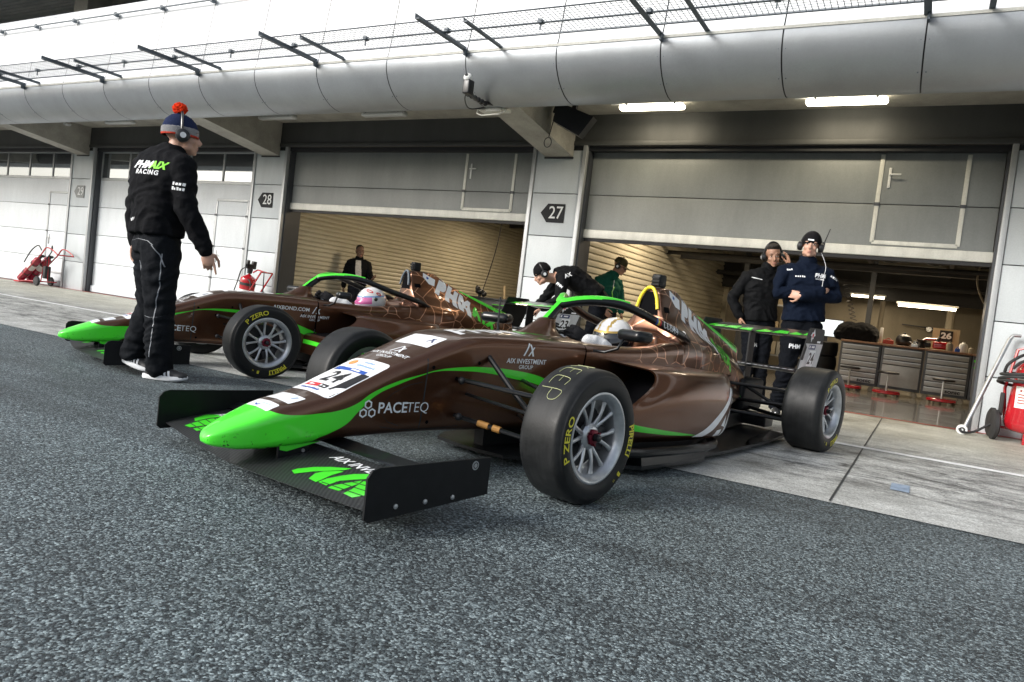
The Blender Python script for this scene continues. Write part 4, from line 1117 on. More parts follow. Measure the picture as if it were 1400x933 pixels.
        # kicked up flick before the rear tyre
        mb.loft([[(-2.05, sgn*.56, .05), (-2.05, sgn*.53, .05)], [(-2.25, sgn*.555, .075), (-2.25, sgn*.46, .05)], [(-2.42, sgn*.54, .13), (-2.42, sgn*.42, .052)]], 0, closed=False)
    mb.box((-3.05, -.30, .07), (-2.9, .30, .16), 0, bev=.01)
    mb.build('floor_tray', 'carbon_gloss', root)
    # dark core under the pods so the body has thickness
    mb = MB(); mb.prism([(-.62, .2), (-.70, .50), (-1.25, .56), (-1.6, .42), (-2.2, .25), (-3.0, .1), (-3.0, -.1), (-2.2, -.25), (-1.6, -.42), (-1.25, -.56), (-.70, -.50), (-.62, -.2)], .06, .16, 'z', 0)
    mb.box((-3.22, -.13, .16), (-2.85, .13, .40), 0, bev=.03); mb.box((-3.36, -.05, .22), (-3.2, .05, .34), 1, bev=.01)
    mb.build('gearbox', ['carbon_matt', 'print_red'], root)
    # splitter tray under the front
    mb = MB(); mb.prism([(-.12, .06), (-.14, .22), (-.26, .30), (-.50, .33), (-.50, -.33), (-.26, -.30), (-.14, -.22), (-.12, -.06)], .04, .055, 'z', 0); mb.box((-.5, -.03, .05), (-.2, .03, .16), 0)
    mb.build('splitter', 'carbon_matt', root)
    # halo
    mb = MB(); path = [(a, -b_, c) for a, b_, c in HALO[::-1]] + HALO[1:]
    mb.tube(smooth_line(path, 4), .0235, 0, 14)
    for sgn in (1, -1): mb.tube([(-1.56, sgn*.268, .68), (-1.64, sgn*.262, .655), (-1.74, sgn*.235, .625)], [.024, .020, .006], 0, 10)
    hb = bvh_of([mb])
    if variant == 1:
        sl_ = (lambda u, v: (-1.39 - u, .6, .712 - u*.21 + v))
        project(mb, text2d('COSMA', size=.054, bold=.012, sx=.90, shear=-.05, maxe=.02), hb, (lambda u, v: sl_(u+.0, v)), (0, -1, 0), .0012, 1)
        for q, mi in ((0, 2), (1, 3), (2, 4)): project(mb, poly2d([(-.150+q*.015, -.017), (-.135+q*.015, -.017), (-.135+q*.015, .017), (-.150+q*.015, .017)], .01), hb, sl_, (0, -1, 0), .0012, mi)
    halo = mb.build('halo', ['carbon_gloss', 'sticker_white', 'print_blue', 'roll_yellow', 'print_red'], root)
    mb = MB(); fp = [p for p in HALO if p[0] > -1.1]; path = [(a, -b_, c) for a, b_, c in fp[::-1]] + fp[1:]
    P = smooth_line(path, 4); rings = []
    for i, p in enumerate(P):
        u = i/(len(P)-1)*2-1; t_ = (Vector(P[min(i+1, len(P)-1)])-Vector(P[max(i-1, 0)])).normalized(); o_ = Vector((t_.y, -t_.x, 0)).normalized()*-1
        hw = .020*(1-abs(u)**4)+.004; c_ = Vector(p)+Vector((0, 0, .0215))
        rings.append([tuple(c_-o_*hw+Vector((0, 0, -.010))), tuple(c_-o_*hw*.6+Vector((0, 0, .006))), tuple(c_+Vector((0, 0, .010))), tuple(c_+o_*hw*.6+Vector((0, 0, .006))), tuple(c_+o_*hw+Vector((0, 0, -.010)))])
    mb.loft(rings, 0, closed=False)
    mb.loft([[(-.748+.014*k, -.020, .812-.0*k), (-.748, -.012, .826), (-.748, .012, .826), (-.748+.014*k, .020, .812)] for k in (0,)] + [], 0, closed=False) if False else None
    bvf = bvh_of([mb]); project(mb, text2d('AIX', size=.03, bold=.03, maxe=.02), bvf, (lambda u, v: (-.80-v, u, 1.2)), Dn, .001, 1)
    # green leading edge of the centre pillar
    pl_ = [(-.745, 0, .806), (-.70, 0, .778), (-.655, 0, .742), (-.60, 0, .692), (-.54, 0, .640)]
    mb.loft([[(x+.010, -.014, z), (x+.020, 0, z+.006), (x+.010, .014, z)] for x, y, z in pl_], 0, closed=False)
    fh = mb.build('halo_fairing', ['green_paint', 'print_black'], root)
    mb = MB(); mb.tube([(-.725, 0, .768), (-.700, 0, .748), (-.665, 0, .722), (-.615, 0, .67), (-.56, 0, .61)], [.022, .022, .024, .03, .035], 0, 12, flat=((0, 1, 0), .6)); mb.build('halo_pillar', 'carbon_gloss', root)
    mb = MB(); rings = []
    for z, rx, ry, cx in ((.585, .19, .150, -.56), (.604, .155, .115, -.555), (.622, .118, .085, -.56), (.645, .088, .060, -.575), (.672, .066, .044, -.60), (.690, .055, .037, -.615), (.697, .035, .02, -.62)):
        rings.append([(cx+rx*cos(2*pi*j/24), ry*sin(2*pi*j/24), z) for j in range(24)])
    mb.loft(rings, 0, cap1=True); mb.build('pillar_cowl', 'paint_cover', root)
    # mirrors
    for sgn in (1, -1):
        mb = MB(); mb.box((-.055, -.085, -.026), (.055, .085, .030), 0, bev=.024, M=T(-.735, sgn*.462, .655) @ RZ(radians(-18*sgn)) )
        mb.tube([(-.70, sgn*.42, .635), (-.69, sgn*.40, .585), (-.67, sgn*.34, .560), (-.66, sgn*.28, .560)], .0075, 0, 8); mb.build('mirror', 'carbon_gloss', root, sharp=None)
    # dark cockpit rim cushion, steering wheel
    mb = MB(); mb.lathe([(.10, -.012), (.115, -.012), (.115, .012), (.10, .012)], 0, 24, M=T(-.80, 0, .53) @ RY(radians(-65)), axis='z', close=True); mb.box((-.10, -.05, -.015), (.10, .05, .02), 0, M=T(-.80, 0, .53) @ RY(radians(-65)) @ RZ(pi/2)); mb.build('steering_wheel', 'carbon_matt', root)
    # antenna
    mb = MB(); mb.tube([(-.245, 0, .595), (-.240, 0, .77)], [.005, .004], 0, 6); mb.tube([(-.255, 0, .6), (-.235, 0, .6)], .012, 0, 6); mb.build('antenna', 'plastic_black', root)
    # suspension
    for sgn in (1, -1):
        Y = lambda a: [(x, sgn*y, z) for x, y, z in a]
        rods = [([(.155, .15, .398), (.03, .63, .372)], .014, 0), ([(-.24, .18, .400), (-.01, .63, .372)], .011, 0), ([(.15, .14, .243), (.02, .64, .185)], .013, 0), ([(-.26, .17, .235), (.0, .64, .185)], .012, 0),
                ([(.0, .18, .508), (.01, .38, .36), (.0, .60, .205)], .012, 0), ([(.10, .15, .335), (.07, .62, .30)], .010, 0)]
        for i, (p, r_, mi) in enumerate(rods):
            mb = MB(); P = Y(p); mb.tube(P, r_, 0, 10, flat=((0, 0, 1), .75) if i != 4 else None)
            if i in (0, 2): mb.ell(P[0] if False else (P[0][0], sgn*.195, P[0][2]-(.004)), (.017, .017, .017), 1, n=12)
            if i == 2:
                a, c = Vector(P[0]), Vector(P[1]); mb.tube([tuple(a.lerp(c, .28)), tuple(a.lerp(c, .38))], .0148, 2, 10); mb.tube([tuple(a.lerp(c, .42)), tuple(a.lerp(c, .49))], .0148, 2, 10)
            mb.build('suspension_arm', ['carbon_gloss', 'brake_dark', 'brass'], root)
        rods = [([(-2.62, .12, .372), (-2.74, .60, .372)], .012), ([(-2.98, .10, .345), (-2.76, .60, .372)], .012), ([(-2.55, .14, .185), (-2.74, .60, .17)], .013), ([(-3.0, .12, .185), (-2.77, .60, .17)], .013), ([(-2.92, .10, .35), (-2.76, .55, .20)], .012), ([(-2.80, .1, .25), (-2.76, .60, .27)], .014)]
        for p, r_ in rods: mb = MB(); mb.tube(Y(p), r_, 0, 10); mb.build('suspension_arm', ['carbon_gloss'], root)
    # front wing
    def foil(x_le, x_te, z_le, z_te, th, y):
        up = []; lo = []
        for i in range(9):
            t = i/8; x = x_le+(x_te-x_le)*t; z = z_le+(z_te-z_le)*(t**1.4); q = th*(2.6*sqrt(t)*(1-t)+.06)
            up.append((x, y, z+q*.5)); lo.append((x, y, z-q*.5))
        return up + lo[::-1]
    mb = MB(); rings = []
    for i in range(29):
        y = -.705+1.41*i/28; a = abs(y)/.705
        rings.append(foil(1.065-.085*a**1.3, .70+.03*(1-a), .074, .124, .018, y))
    mb.loft(rings, 0, cap0=True, cap1=True)
    wb_ = bvh_of([mb])
    def wing_top(u, v): return (u, v, .5)
    for sgn in (1, -1):
        S_1 = [[(0.963, 0.238), (0.938, 0.235), (0.89, 0.258), (0.848, 0.295), (0.804, 0.358), (0.83, 0.356), (0.875, 0.325), (0.915, 0.296), (0.973, 0.271)],
               [(0.964, 0.343), (0.921, 0.315), (0.891, 0.319), (0.851, 0.348), (0.843, 0.366), (0.89, 0.367), (0.938, 0.38), (0.965, 0.387)],
               [(0.959, 0.391), (0.921, 0.384), (0.875, 0.393), (0.833, 0.408), (0.795, 0.445), (0.81, 0.49), (0.862, 0.455), (0.904, 0.43), (0.959, 0.435)],
               [(0.966, 0.455), (0.947, 0.45), (0.9, 0.462), (0.85, 0.478), (0.874, 0.494), (0.92, 0.498), (0.957, 0.501)],
               [(0.958, 0.528), (0.918, 0.518), (0.849, 0.486), (0.81, 0.51), (0.80, 0.56), (0.83, 0.60), (0.882, 0.60), (0.921, 0.588), (0.959, 0.576)],
               [(.90, .61), (.84, .615), (.79, .60), (.78, .64), (.82, .68), (.88, .66)]]
        for q in S_1: project(mb, poly2d([(a, sgn*c) for a, c in q], .025), wb_, wing_top, Dn, .0014, 1)
        for k in range(5): project(mb, strip2d([(.955-.035*k, sgn*(.40+.03*k)), (.93-.035*k, sgn*(.60))], [(.950-.035*k, sgn*(.40+.03*k)), (.925-.035*k, sgn*(.60))], 10, 1), wb_, wing_top, Dn, .0022, 0)
        project(mb, text2d('AIX INVESTMENT', size=.058, bold=.02, shear=.3, maxe=.03), wb_, (lambda u, v: (.775-v, (.43 if sgn > 0 else -.43)+u, .6)), Dn, .0014, 2)
    mb.build('front_wing', ['carbon_twill', 'green_paint', 'sticker_white'], root, sharp=40)
    mb = MB(); rings = [foil(.712, .655, .134, .158, .008, -.70+1.40*i/20) for i in range(21)]; mb.loft(rings, 0, cap0=True, cap1=True)
    fb_ = bvh_of([mb])
    mb.build('wing_flap', ['carbon_gloss', 'sticker_white'], root, sharp=40)
    for sgn in (1, -1):
        pr = [(.49, .078), (1.0, .050), (1.015, .062), (1.015, .185), (1.0, .205), (.975, .213), (.49, .207)]
        mb = MB(); mb.prism(pr, sgn*.708-.004, sgn*.708+.004, 'y', 0)
        for bx_ in (.60, .72, .84): mb.lathe([(0, 0), (.008, 0), (.008, .004), (0, .006)], 1, 10, M=T(bx_+.06, sgn*.712, .088), axis='y')
        mb.lathe([(0, 0), (.0155, 0), (.0155, .001), (0, .001)], 1, 20, M=T(.565, sgn*.712, .185), axis='y'); mb.lathe([(.008, .0012), (.011, .0012)], 0, 20, M=T(.565, sgn*.7125, .185), axis='y')
        mb.build('wing_endplate', ['carbon_matt', 'rim_silver'], root)
        mb = MB(); mb.box((.80, sgn*.085-.006, .085), (.93, sgn*.085+.006, .145), 0, bev=.003); mb.lathe([(0, 0), (.007, 0), (.007, .004), (0, .004)], 1, 8, M=T(.83, sgn*.092, .12), axis='y')
        mb.prism([(.76, .15), (.90, .122), (.925, .128), (.93, .15)], sgn*.085-.012, sgn*.085+.012, 'y', 2)
        mb.build('wing_pylon', ['carbon_matt', 'steel', 'green_paint'], root)
    # rear wing
    mb = MB(); mb.loft([foil(-3.16, -3.44, .752, .808, .022, -.42+.84*i/16) for i in range(17)], 0, cap0=True, cap1=True); rb = bvh_of([mb])
    for sgn in (1, -1):
        for q in ([(-3.18, .02), (-3.30, .05), (-3.24, .13), (-3.19, .12)], [(-3.19, .14), (-3.33, .16), (-3.30, .24), (-3.20, .26)], [(-3.2, .27), (-3.32, .28), (-3.25, .36), (-3.2, .35)], [(-3.22, .37), (-3.34, .36), (-3.3, .41), (-3.22, .41)]):
            project(mb, poly2d([(a, sgn*c) for a, c in q], .03), rb, (lambda u, v: (u, v, 1.2)), Dn, .0016, 1)
    mb.build('rear_wing', ['carbon_gloss', 'green_paint'], root, sharp=40)
    mb = MB(); mb.loft([foil(-3.02, -3.22, .492, .515, .016, -.42+.84*i/8) for i in range(9)], 0, cap0=True, cap1=True); rb = bvh_of([mb])
    project(mb, marks2d(.78, .030, 6, 17), rb, (lambda u, v: (-3.09-v, u, 1.2)), Dn, .0016, 1)
    mb.build('beam_wing', ['carbon_gloss', 'sticker_white'], root, sharp=40)
    for sgn in (1, -1):
        pr = [(-3.02, .480), (-3.13, .69), (-3.185, .815), (-3.205, .832), (-3.50, .832), (-3.515, .81), (-3.50, .70), (-3.40, .49), (-3.38, .478)]
        mb = MB(); mb.prism(pr, sgn*.425-.004, sgn*.425+.004, 'y', 0)
        eb = bvh_of([mb]); f = (lambda u, v: (u, sgn*.8, v)); dd = (0, -sgn, 0)
        if sgn > 0:
            project(mb, poly2d([(-3.025, .484), (-3.128, .69), (-3.140, .712), (-3.498, .716), (-3.49, .70), (-3.395, .49), (-3.378, .483)], .05), eb, f, dd, .001, 1)
            tx = (lambda cx, cz: (lambda u, v: (cx - u - v*.45, .8, cz + v)))
            project(mb, poly2d([(-.06, -.062), (.065, -.062), (.065, .062), (-.06, .062)], .04), eb, tx(-3.272, .60), dd, .002, 2)
            project(mb, text2d(number, size=.120, bold=.022, sx=1.0, maxe=.03), eb, tx(-3.272, .598), dd, .003, 3)
            project(mb, poly2d([(-.065, -.018), (.075, -.018), (.075, .018), (-.065, .018)], .04), eb, tx(-3.272, .688), dd, .002, 4)
            project(mb, poly2d([(-.055, -.010), (-.035, -.010), (-.035, .010), (-.055, .010)], .04), eb, tx(-3.272, .688), dd, .003, 2)
            project(mb, poly2d([(-.01, -.006), (.05, -.006), (.05, .008), (-.01, .008)], .04), eb, tx(-3.272, .688), dd, .003, 2)
            project(mb, poly2d([(-.065, -.012), (.01, -.012), (.01, .012), (-.065, .012)], .04), eb, tx(-3.235, .505), dd, .002, 5)
            project(mb, poly2d([(.015, -.012), (.06, -.012), (.06, .012), (.015, .012)], .04), eb, tx(-3.235, .505), dd, .002, 3)
            # white leaf emblem with a red centre
            star = []
            for i in range(16):
                a = pi/2 + pi*i/8; r_ = (.050 if i % 4 == 0 else (.036 if i % 2 == 0 else .022)); star.append((r_*cos(a), r_*1.05*sin(a)))
            project(mb, poly2d(star, .03), eb, tx(-3.262, .775), dd, .002, 2)
            project(mb, poly2d([(.016*cos(a*pi/5), .018*sin(a*pi/5)) for a in range(10)], .03), eb, tx(-3.262, .775), dd, .003, 5)
            project(mb, poly2d([(-.035, -.007), (.035, -.007), (.035, .008), (-.035, .008)], .03), eb, tx(-3.40, .730), dd, .002, 2)
        mb.build('rear_wing_endplate', ['carbon_matt', 'sticker_grey', 'sticker_white', 'print_black', 'print_navy', 'print_red'], root)
    mb = MB(); mb.box((-3.22, -.006, .38), (-3.12, .006, .76), 0); mb.build('wing_support', 'carbon_matt', root)
    # wheels
    wf = add_wheel(root, 0, .72, .20, .265, SPIN[variant][0], True); add_wheel(root, 0, -.72, .20, .265, 1.0, False)
    add_wheel(root, -2.75, .68, .25, .28, SPIN[variant][1], True); add_wheel(root, -2.75, -.68, .25, .28, .4, False)
    if variant == 1:      # hand-chalked word on the tread
        mb = MB(); R = .2665
        let = {'K': [[(0, 0), (0, 1)], [(.75, 1), (.05, .45), (.8, 0)]], 'E': [[(.75, 1), (.1, .95), (0, .5), (0, .05), (.8, 0)], [(.0, .5), (.6, .52)]], 'E2': [[(.8, .95), (.2, 1), (0, .6), (.05, .1), (.85, .05)], [(.0, .5), (.55, .5)]], 'P': [[(0, -.15), (.05, 1), (.7, .95), (.85, .6), (.6, .42), (.05, .45)]]}
        u0 = -.15
        for nm in ('K', 'E', 'E2', 'P'):
            for st in let[nm]:
                p = smooth_line([(a, c) for a, c in st], 4)
                pts = []
                for a, c in p:
                    u = u0 + a*.058; v = (c-.5)*.080 + .0
                    ang = radians(58) - u/R; pts.append((R*cos(ang), .715 + v, .265 + R*sin(ang)))
                mb.tube(pts, .0012, 0, 5)
            u0 += .073
        mb.build('chalk_mark', 'chalk', root)
    return root
SPIN = {1: (radians(8), radians(70)), 2: (radians(68), radians(20))}
racing_car((-1.835188, 2.817423, 0), 4.500158, '24', 'copper racing car number 24 with yellow roll hoop and KEEP chalked on one tyre', 1)
racing_car((-4.832514, 4.040714, 0), 4.350764, '23', 'copper racing car number 23 with dark roll hoop behind the man in pompom hat', 2)
# ================================================================== people
mat('skin', (.50, .29, .21), 0.5, var=(18, .12)); mat('skin_warm', (.36, .20, .135), 0.5, var=(18, .12)); mat('skin_dark', (.20, .11, .075), 0.5, var=(18, .12))
mat('lips', (.42, .18, .15), 0.5); mat('eye_white', (.33, .31, .29), 0.3); mat('eye_dark', (.02, .015, .012), 0.2)
mat('hair_dark', (.015, .012, .010), 0.75, bump=(90, .6, .004)); mat('hair_brown', (.09, .045, .02), 0.75, bump=(90, .6, .004))
def cloth(name, col, rough=0.85, bs=16, st=0.55, fine=260):
    m, n, b, N, L = nodes(name)
    tc = N('TexCoord'); P = tc.outputs['Object']
    n1 = N('TexNoise', _Scale=float(bs), _Detail=3.0, _Distortion=1.2); L(P, n1.inputs['Vector'])
    n2 = N('TexNoise', _Scale=float(fine), _Detail=2.0); L(P, n2.inputs['Vector'])
    c = mixc(N, L, col, ramp(N, L, n2.outputs[0], [(0.3, .75), (0.7, 1.25)]), 1.0, 'MULTIPLY'); L(c, b.inputs['Base Color'])
    b.inputs['Roughness'].default_value = rough; 
    b.inputs['Specular IOR Level'].default_value = 0.08
    bp = N('Bump', _Strength=float(st), _Distance=0.012); L(n1.outputs[0], bp.inputs['Height']); L(bp.outputs[0], b.inputs['Normal'])
cloth('fleece_black', (.007, .0075, .009)); cloth('work_trousers', (.009, .0105, .013)); cloth('navy_fleece', (.0045, .008, .018)); cloth('navy_trousers', (.0045, .0055, .008)); cloth('jacket_black', (.006, .0065, .0075), .7)
cloth('green_hoodie', (.012, .085, .058)); cloth('white_tee', (.60, .58, .54)); cloth('suit_white', (.72, .73, .74), .7); cloth('beanie_navy', (.018, .026, .065), .9, 60, .4); cloth('beanie_grey', (.22, .22, .23), .9, 60, .4)
cloth('beanie_black', (.010, .010, .011), .9, 60, .4); cloth('camo', (.075, .070, .040), .85, 40, .4); cloth('pompom_red', (.75, .045, .012), .95, 120, .8); cloth('glove_black', (.02, .02, .022)); cloth('red_trim', (.42, .05, .03)); cloth('jeans', (.02, .022, .03))
mat('shoe_black', (.016, .017, .019), 0.6); mat('sole_white', (.72, .74, .76), 0.5); mat('print_white', (.70, .72, .74), 0.6); mat('print_green', (.22, .70, .03), 0.6); mat('piping', (.20, .215, .24), 0.5)
mat('helmet_white', (.78, .78, .78), 0.12, coat=1.0); mat('helmet_pink', (.75, .16, .42), 0.12, coat=1.0); mat('helmet_blue', (.16, .36, .70), 0.12, coat=1.0); mat('visor_black', (.01, .01, .012), 0.06, coat=1.0); mat('glass_black', (.01, .01, .01), 0.1)
mat('cup_black', (.018, .019, .021), 0.3, var=(30, .2))

def blob(mb, voxel=.010, smooth=4, wr=0.0, wf=11.0, fac=.5):
    me = bpy.data.meshes.new('blob'); me.from_pydata(mb.v, [], mb.f); me.update()
    bm = bmesh.new(); bm.from_mesh(me); bmesh.ops.recalc_face_normals(bm, faces=bm.faces[:]); bm.to_mesh(me); bm.free()
    o = bpy.data.objects.new('blob', me); COL.objects.link(o)
    m_ = o.modifiers.new('r', 'REMESH'); m_.mode = 'VOXEL'; m_.voxel_size = voxel
    if smooth: s_ = o.modifiers.new('s', 'SMOOTH'); s_.iterations = smooth; s_.factor = fac
    dg = bpy.context.evaluated_depsgraph_get(); dg.update()
    r = bpy.data.meshes.new_from_object(o.evaluated_get(dg)); bpy.data.objects.remove(o); bpy.data.meshes.remove(me)
    vs = [v.co.copy() for v in r.vertices]
    if wr:
        ns = [v.normal.copy() for v in r.vertices]
        for i, p in enumerate(vs):
            q = Vector((p.x*wf, p.y*wf, p.z*wf*1.5 + 3*noise.noise(p*3)))
            a = 1 - abs(noise.noise(q))*2.4
            vs[i] = p + ns[i]*wr*(a*.9 + .5*noise.noise(p*wf*2.7))
    out = MB(); out.v = [tuple(v) for v in vs]; out.f = [list(p.vertices) for p in r.polygons]; out.m = [0]*len(out.f); out.sm = [True]*len(out.f)
    bpy.data.meshes.remove(r); return out
def limb(mb, pts, radii, flat=None):
    P = [Vector(p) for p in pts]; mb.tube(P, radii, 0, 14, flat=flat)
    for p, r in ((P[0], radii[0]), (P[-1], radii[-1])): mb.ell(p, (r, r, r), 0, n=12)
def torso(mb, secs, n=24):
    rings = []
    for i, (c, side, hw, hd) in enumerate(secs):
        c = Vector(c); a = Vector(secs[max(0, i-1)][0]); b_ = Vector(secs[min(len(secs)-1, i+1)][0]); t = (b_-a).normalized()
        s_ = Vector(side); s_ = (s_ - t*s_.dot(t)).normalized(); f = s_.cross(t).normalized()
        ring = []
        for j in range(n):
            q = 2*pi*j/n; e = .82
            cx = abs(cos(q))**e*(1 if cos(q) >= 0 else -1); sx_ = abs(sin(q))**e*(1 if sin(q) >= 0 else -1)
            ring.append(tuple(c + s_*cx*hw + f*sx_*hd))
        rings.append(ring)
    mb.loft(rings, 0, cap0=True, cap1=True)
def head_matrix(c, az, pitch=0, roll=0):
    return T(*c) @ RZ(radians(az)) @ RY(radians(-pitch)) @ RX(radians(roll))
def head_prims(mb, M, beard=False):
    E = lambda c, r: mb.ell(c, r, 0, M=M, n=16)
    E((-.012, 0, .040), (.097, .075, .085)); E((.030, 0, -.030), (.062, .058, .088)); E((.045, 0, -.082), (.042, .044, .034)); E((.074, 0, -.100), (.018, .020, .016))
    mb.tube([(.088, 0, .012), (.101, 0, -.018), (.115, 0, -.038)], [.008, .0105, .013], 0, 8, M=M); E((.104, 0, -.042), (.013, .017, .009))
    for s_ in (1, -1):
        E((.074, s_*.030, .022), (.018, .026, .009)); E((.062, s_*.038, -.034), (.024, .020, .022)); E((-.004, s_*.077, -.012), (.018, .009, .030)); E((.03, s_*.048, -.075), (.035, .014, .022))
    E((.088, 0, -.064), (.012, .024, .006)); E((.086, 0, -.077), (.012, .020, .007))
def face_details(mb, M, brow=True, beard=False):
    """eyes, brows, lips; material slots 1 lips, 2 white, 3 dark"""
    for s_ in (1, -1):
        mb.ell((.0835, s_*.031, .000), (.0075, .0125, .0050), 2, M=M, n=12); mb.ell((.0885, s_*.031, .000), (.0036, .0062, .0050), 3, M=M, n=10)
        mb.tube([(.086, s_*.012, .023), (.091, s_*.030, .029), (.079, s_*.052, .024)], [.0022, .0032, .0016], 3, 6, M=M)
    mb.ell((.0935, 0, -.0665), (.0075, .020, .0042), 1, M=M, n=12); mb.ell((.0915, 0, -.0765), (.0075, .017, .0050), 1, M=M, n=12)
def hand_mesh(wr, d, nrm, curl=.35, side=1, point=False, size=1.0, fist=False):
    """five fingers; d = direction of the fingers, nrm = palm normal (fingers curl towards it), side = +1/-1 thumb side"""
    d = Vector(d).normalized(); nn = Vector(nrm); nn = (nn - d*nn.dot(d)).normalized(); lat = d.cross(nn)*side
    k = size; W0 = Vector(wr); mb = MB()
    Rm = Matrix((d, lat, nn)).transposed()
    mb.ell(W0+d*.045*k, (.052*k, .040*k, .016*k), 0, n=14, rot=Rm); mb.ell(W0+d*.005*k, (.03*k, .027*k, .021*k), 0, n=12, rot=Rm)
    for i, (off, ln) in enumerate(((.030, .070), (.010, .080), (-.010, .075), (-.029, .058))):
        c = curl if not (point and i == 0) else .05
        if point and i > 0: c = 1.15
        p = W0 + d*(.080-.004*abs(i-1.3))*k + lat*off*k; a = c*.5; pts = [W0 + d*.045*k + lat*off*.9*k, p]
        for q, l_ in enumerate((.45, .32, .23)):
            a2 = a + c*q*.9; p = p + (d*cos(a2) + nn*sin(a2) + lat*(off*.2))*ln*l_*k; pts.append(p)
        mb.tube(pts, [.010*k, .0088*k, .0082*k, .0075*k, .0062*k], 0, 8); mb.ell(pts[-1], (.0062*k,)*3, 0, n=8)
    b0 = W0 + d*.018*k + lat*.024*k
    pts = [b0, b0 + (d*.5+lat*.8+nn*.25)*.030*k, b0 + (d*.95+lat*.75+nn*.5)*.050*k, b0 + (d*1.35+lat*.6+nn*.75)*.058*k]
    mb.tube(pts, [.013*k, .011*k, .0092*k, .0075*k], 0, 8); mb.ell(pts[-1], (.0075*k,)*3, 0, n=8)
    return blob(mb, .0035, 2)
def join(a, b_, mi=None):
    o = len(a.v); a.v += b_.v; a.f += [[o+i for i in f] for f in b_.f]; a.m += [(mi if mi is not None else q) for q in b_.m]; a.sm += b_.sm; return a
V = Vector
def shoe(parent, an, dirv, pitch=0, mats=('shoe_black', 'sole_white'), stripes=True, k=1.0):
    """an = ankle point; heel to toe along dirv"""
    az = atan2(dirv[1], dirv[0]); M = T(*an) @ RZ(az) @ RY(radians(pitch)) @ T(0, 0, -.085)
    up = MB(); up.ell((-.035, 0, .050), (.048, .036, .048), 0, M=M); up.ell((.06, 0, .042), (.085, .041, .036), 0, M=M); up.ell((.13, .004, .034), (.062, .043, .027), 0, M=M)
    up.tube([(-.02, 0, .04), (-.01, 0, .10)], [.042, .040], 0, 12, M=M)
    u = blob(up, .008, 4); bv_ = bvh_of([u]); Mi = M
    if stripes:
        for s_ in (1, -1):
            for q in range(3):
                x0 = .028 + q*.024; V2, F2 = poly2d([(x0, .018), (x0+.013, .018), (x0-.010+.013, .068), (x0-.010, .068)], .02)
                dd = (Mi.to_3x3() @ Vector((0, -s_, .05))); project(u, (V2, F2), bv_, (lambda a, c, s_=s_: Mi @ Vector((a, s_*.2, c))), dd, .0012, 1, maxd=.3)
    so = MB(); out = []
    for i in range(28):
        q = 2*pi*i/28; x = .045 + .142*cos(q); wy = .040 + .008*ss(-.05, .12, x) - .006*(1-ss(-.1, -.02, x)); out.append((x, wy*sin(q)*(1.0 if abs(cos(q)) < .96 else .8)))
    rings = [[(x*1.0, y*.96, z0 + (max(0, (x-.10))**1.5)*.28) for x, y in out] for z0 in (.0, .0)]
    rings = [[(x*.99, y*.93, .002+max(0, x-.09)**2*1.6) for x, y in out], [(x*1.02, y*1.05, .012+max(0, x-.09)**2*1.6) for x, y in out], [(x, y, .032+max(0, x-.09)**2*1.0) for x, y in out]]
    so.loft(rings, 1, cap0=True, cap1=True, M=M); join(u, so)
    return u.build('shoe', list(mats), parent)
def headset(parent, M, mic=True, antenna=False, over=.125, cup=.092, label=None):
    mb = MB(); pts = []
    for i in range(17):
        a = pi*i/16; pts.append(M @ Vector((-.01, cup*cos(a), -.005 + (over+.005)*sin(a))))
    mb.tube(pts, .008, 0, 8)
    for s_ in (1, -1):
        mb.lathe([(0, -.024), (.030, -.024), (.042, -.016), (.044, .0), (.040, .016), (.028, .024), (.0, .026)], 0, 24, M=M @ T(-.005, s_*cup, -.012) @ RX(radians(-90*s_)))
        mb.lathe([(0, .027), (.017, .027), (.018, .0285), (0, .0285)], 1, 18, M=M @ T(-.005, s_*cup, -.012) @ RX(radians(-90*s_)))
    if mic: mb.tube([M @ Vector(p) for p in ((.02, .098, -.03), (.07, .085, -.065), (.105, .045, -.075))], .004, 0, 6); mb.ell(M @ Vector((.112, .035, -.074)), (.011, .011, .011), 0, n=8)
    if antenna: mb.tube([M @ Vector((-.03, .105, .015)), M @ Vector((-.045, .14, .18))], [.006, .0045], 0, 6); mb.box((-.045, .095, .0), (-.015, .12, .05), 0, M=M, bev=.006)
    return mb.build('headset', ['cup_black', 'print_white'], parent, sharp=40)
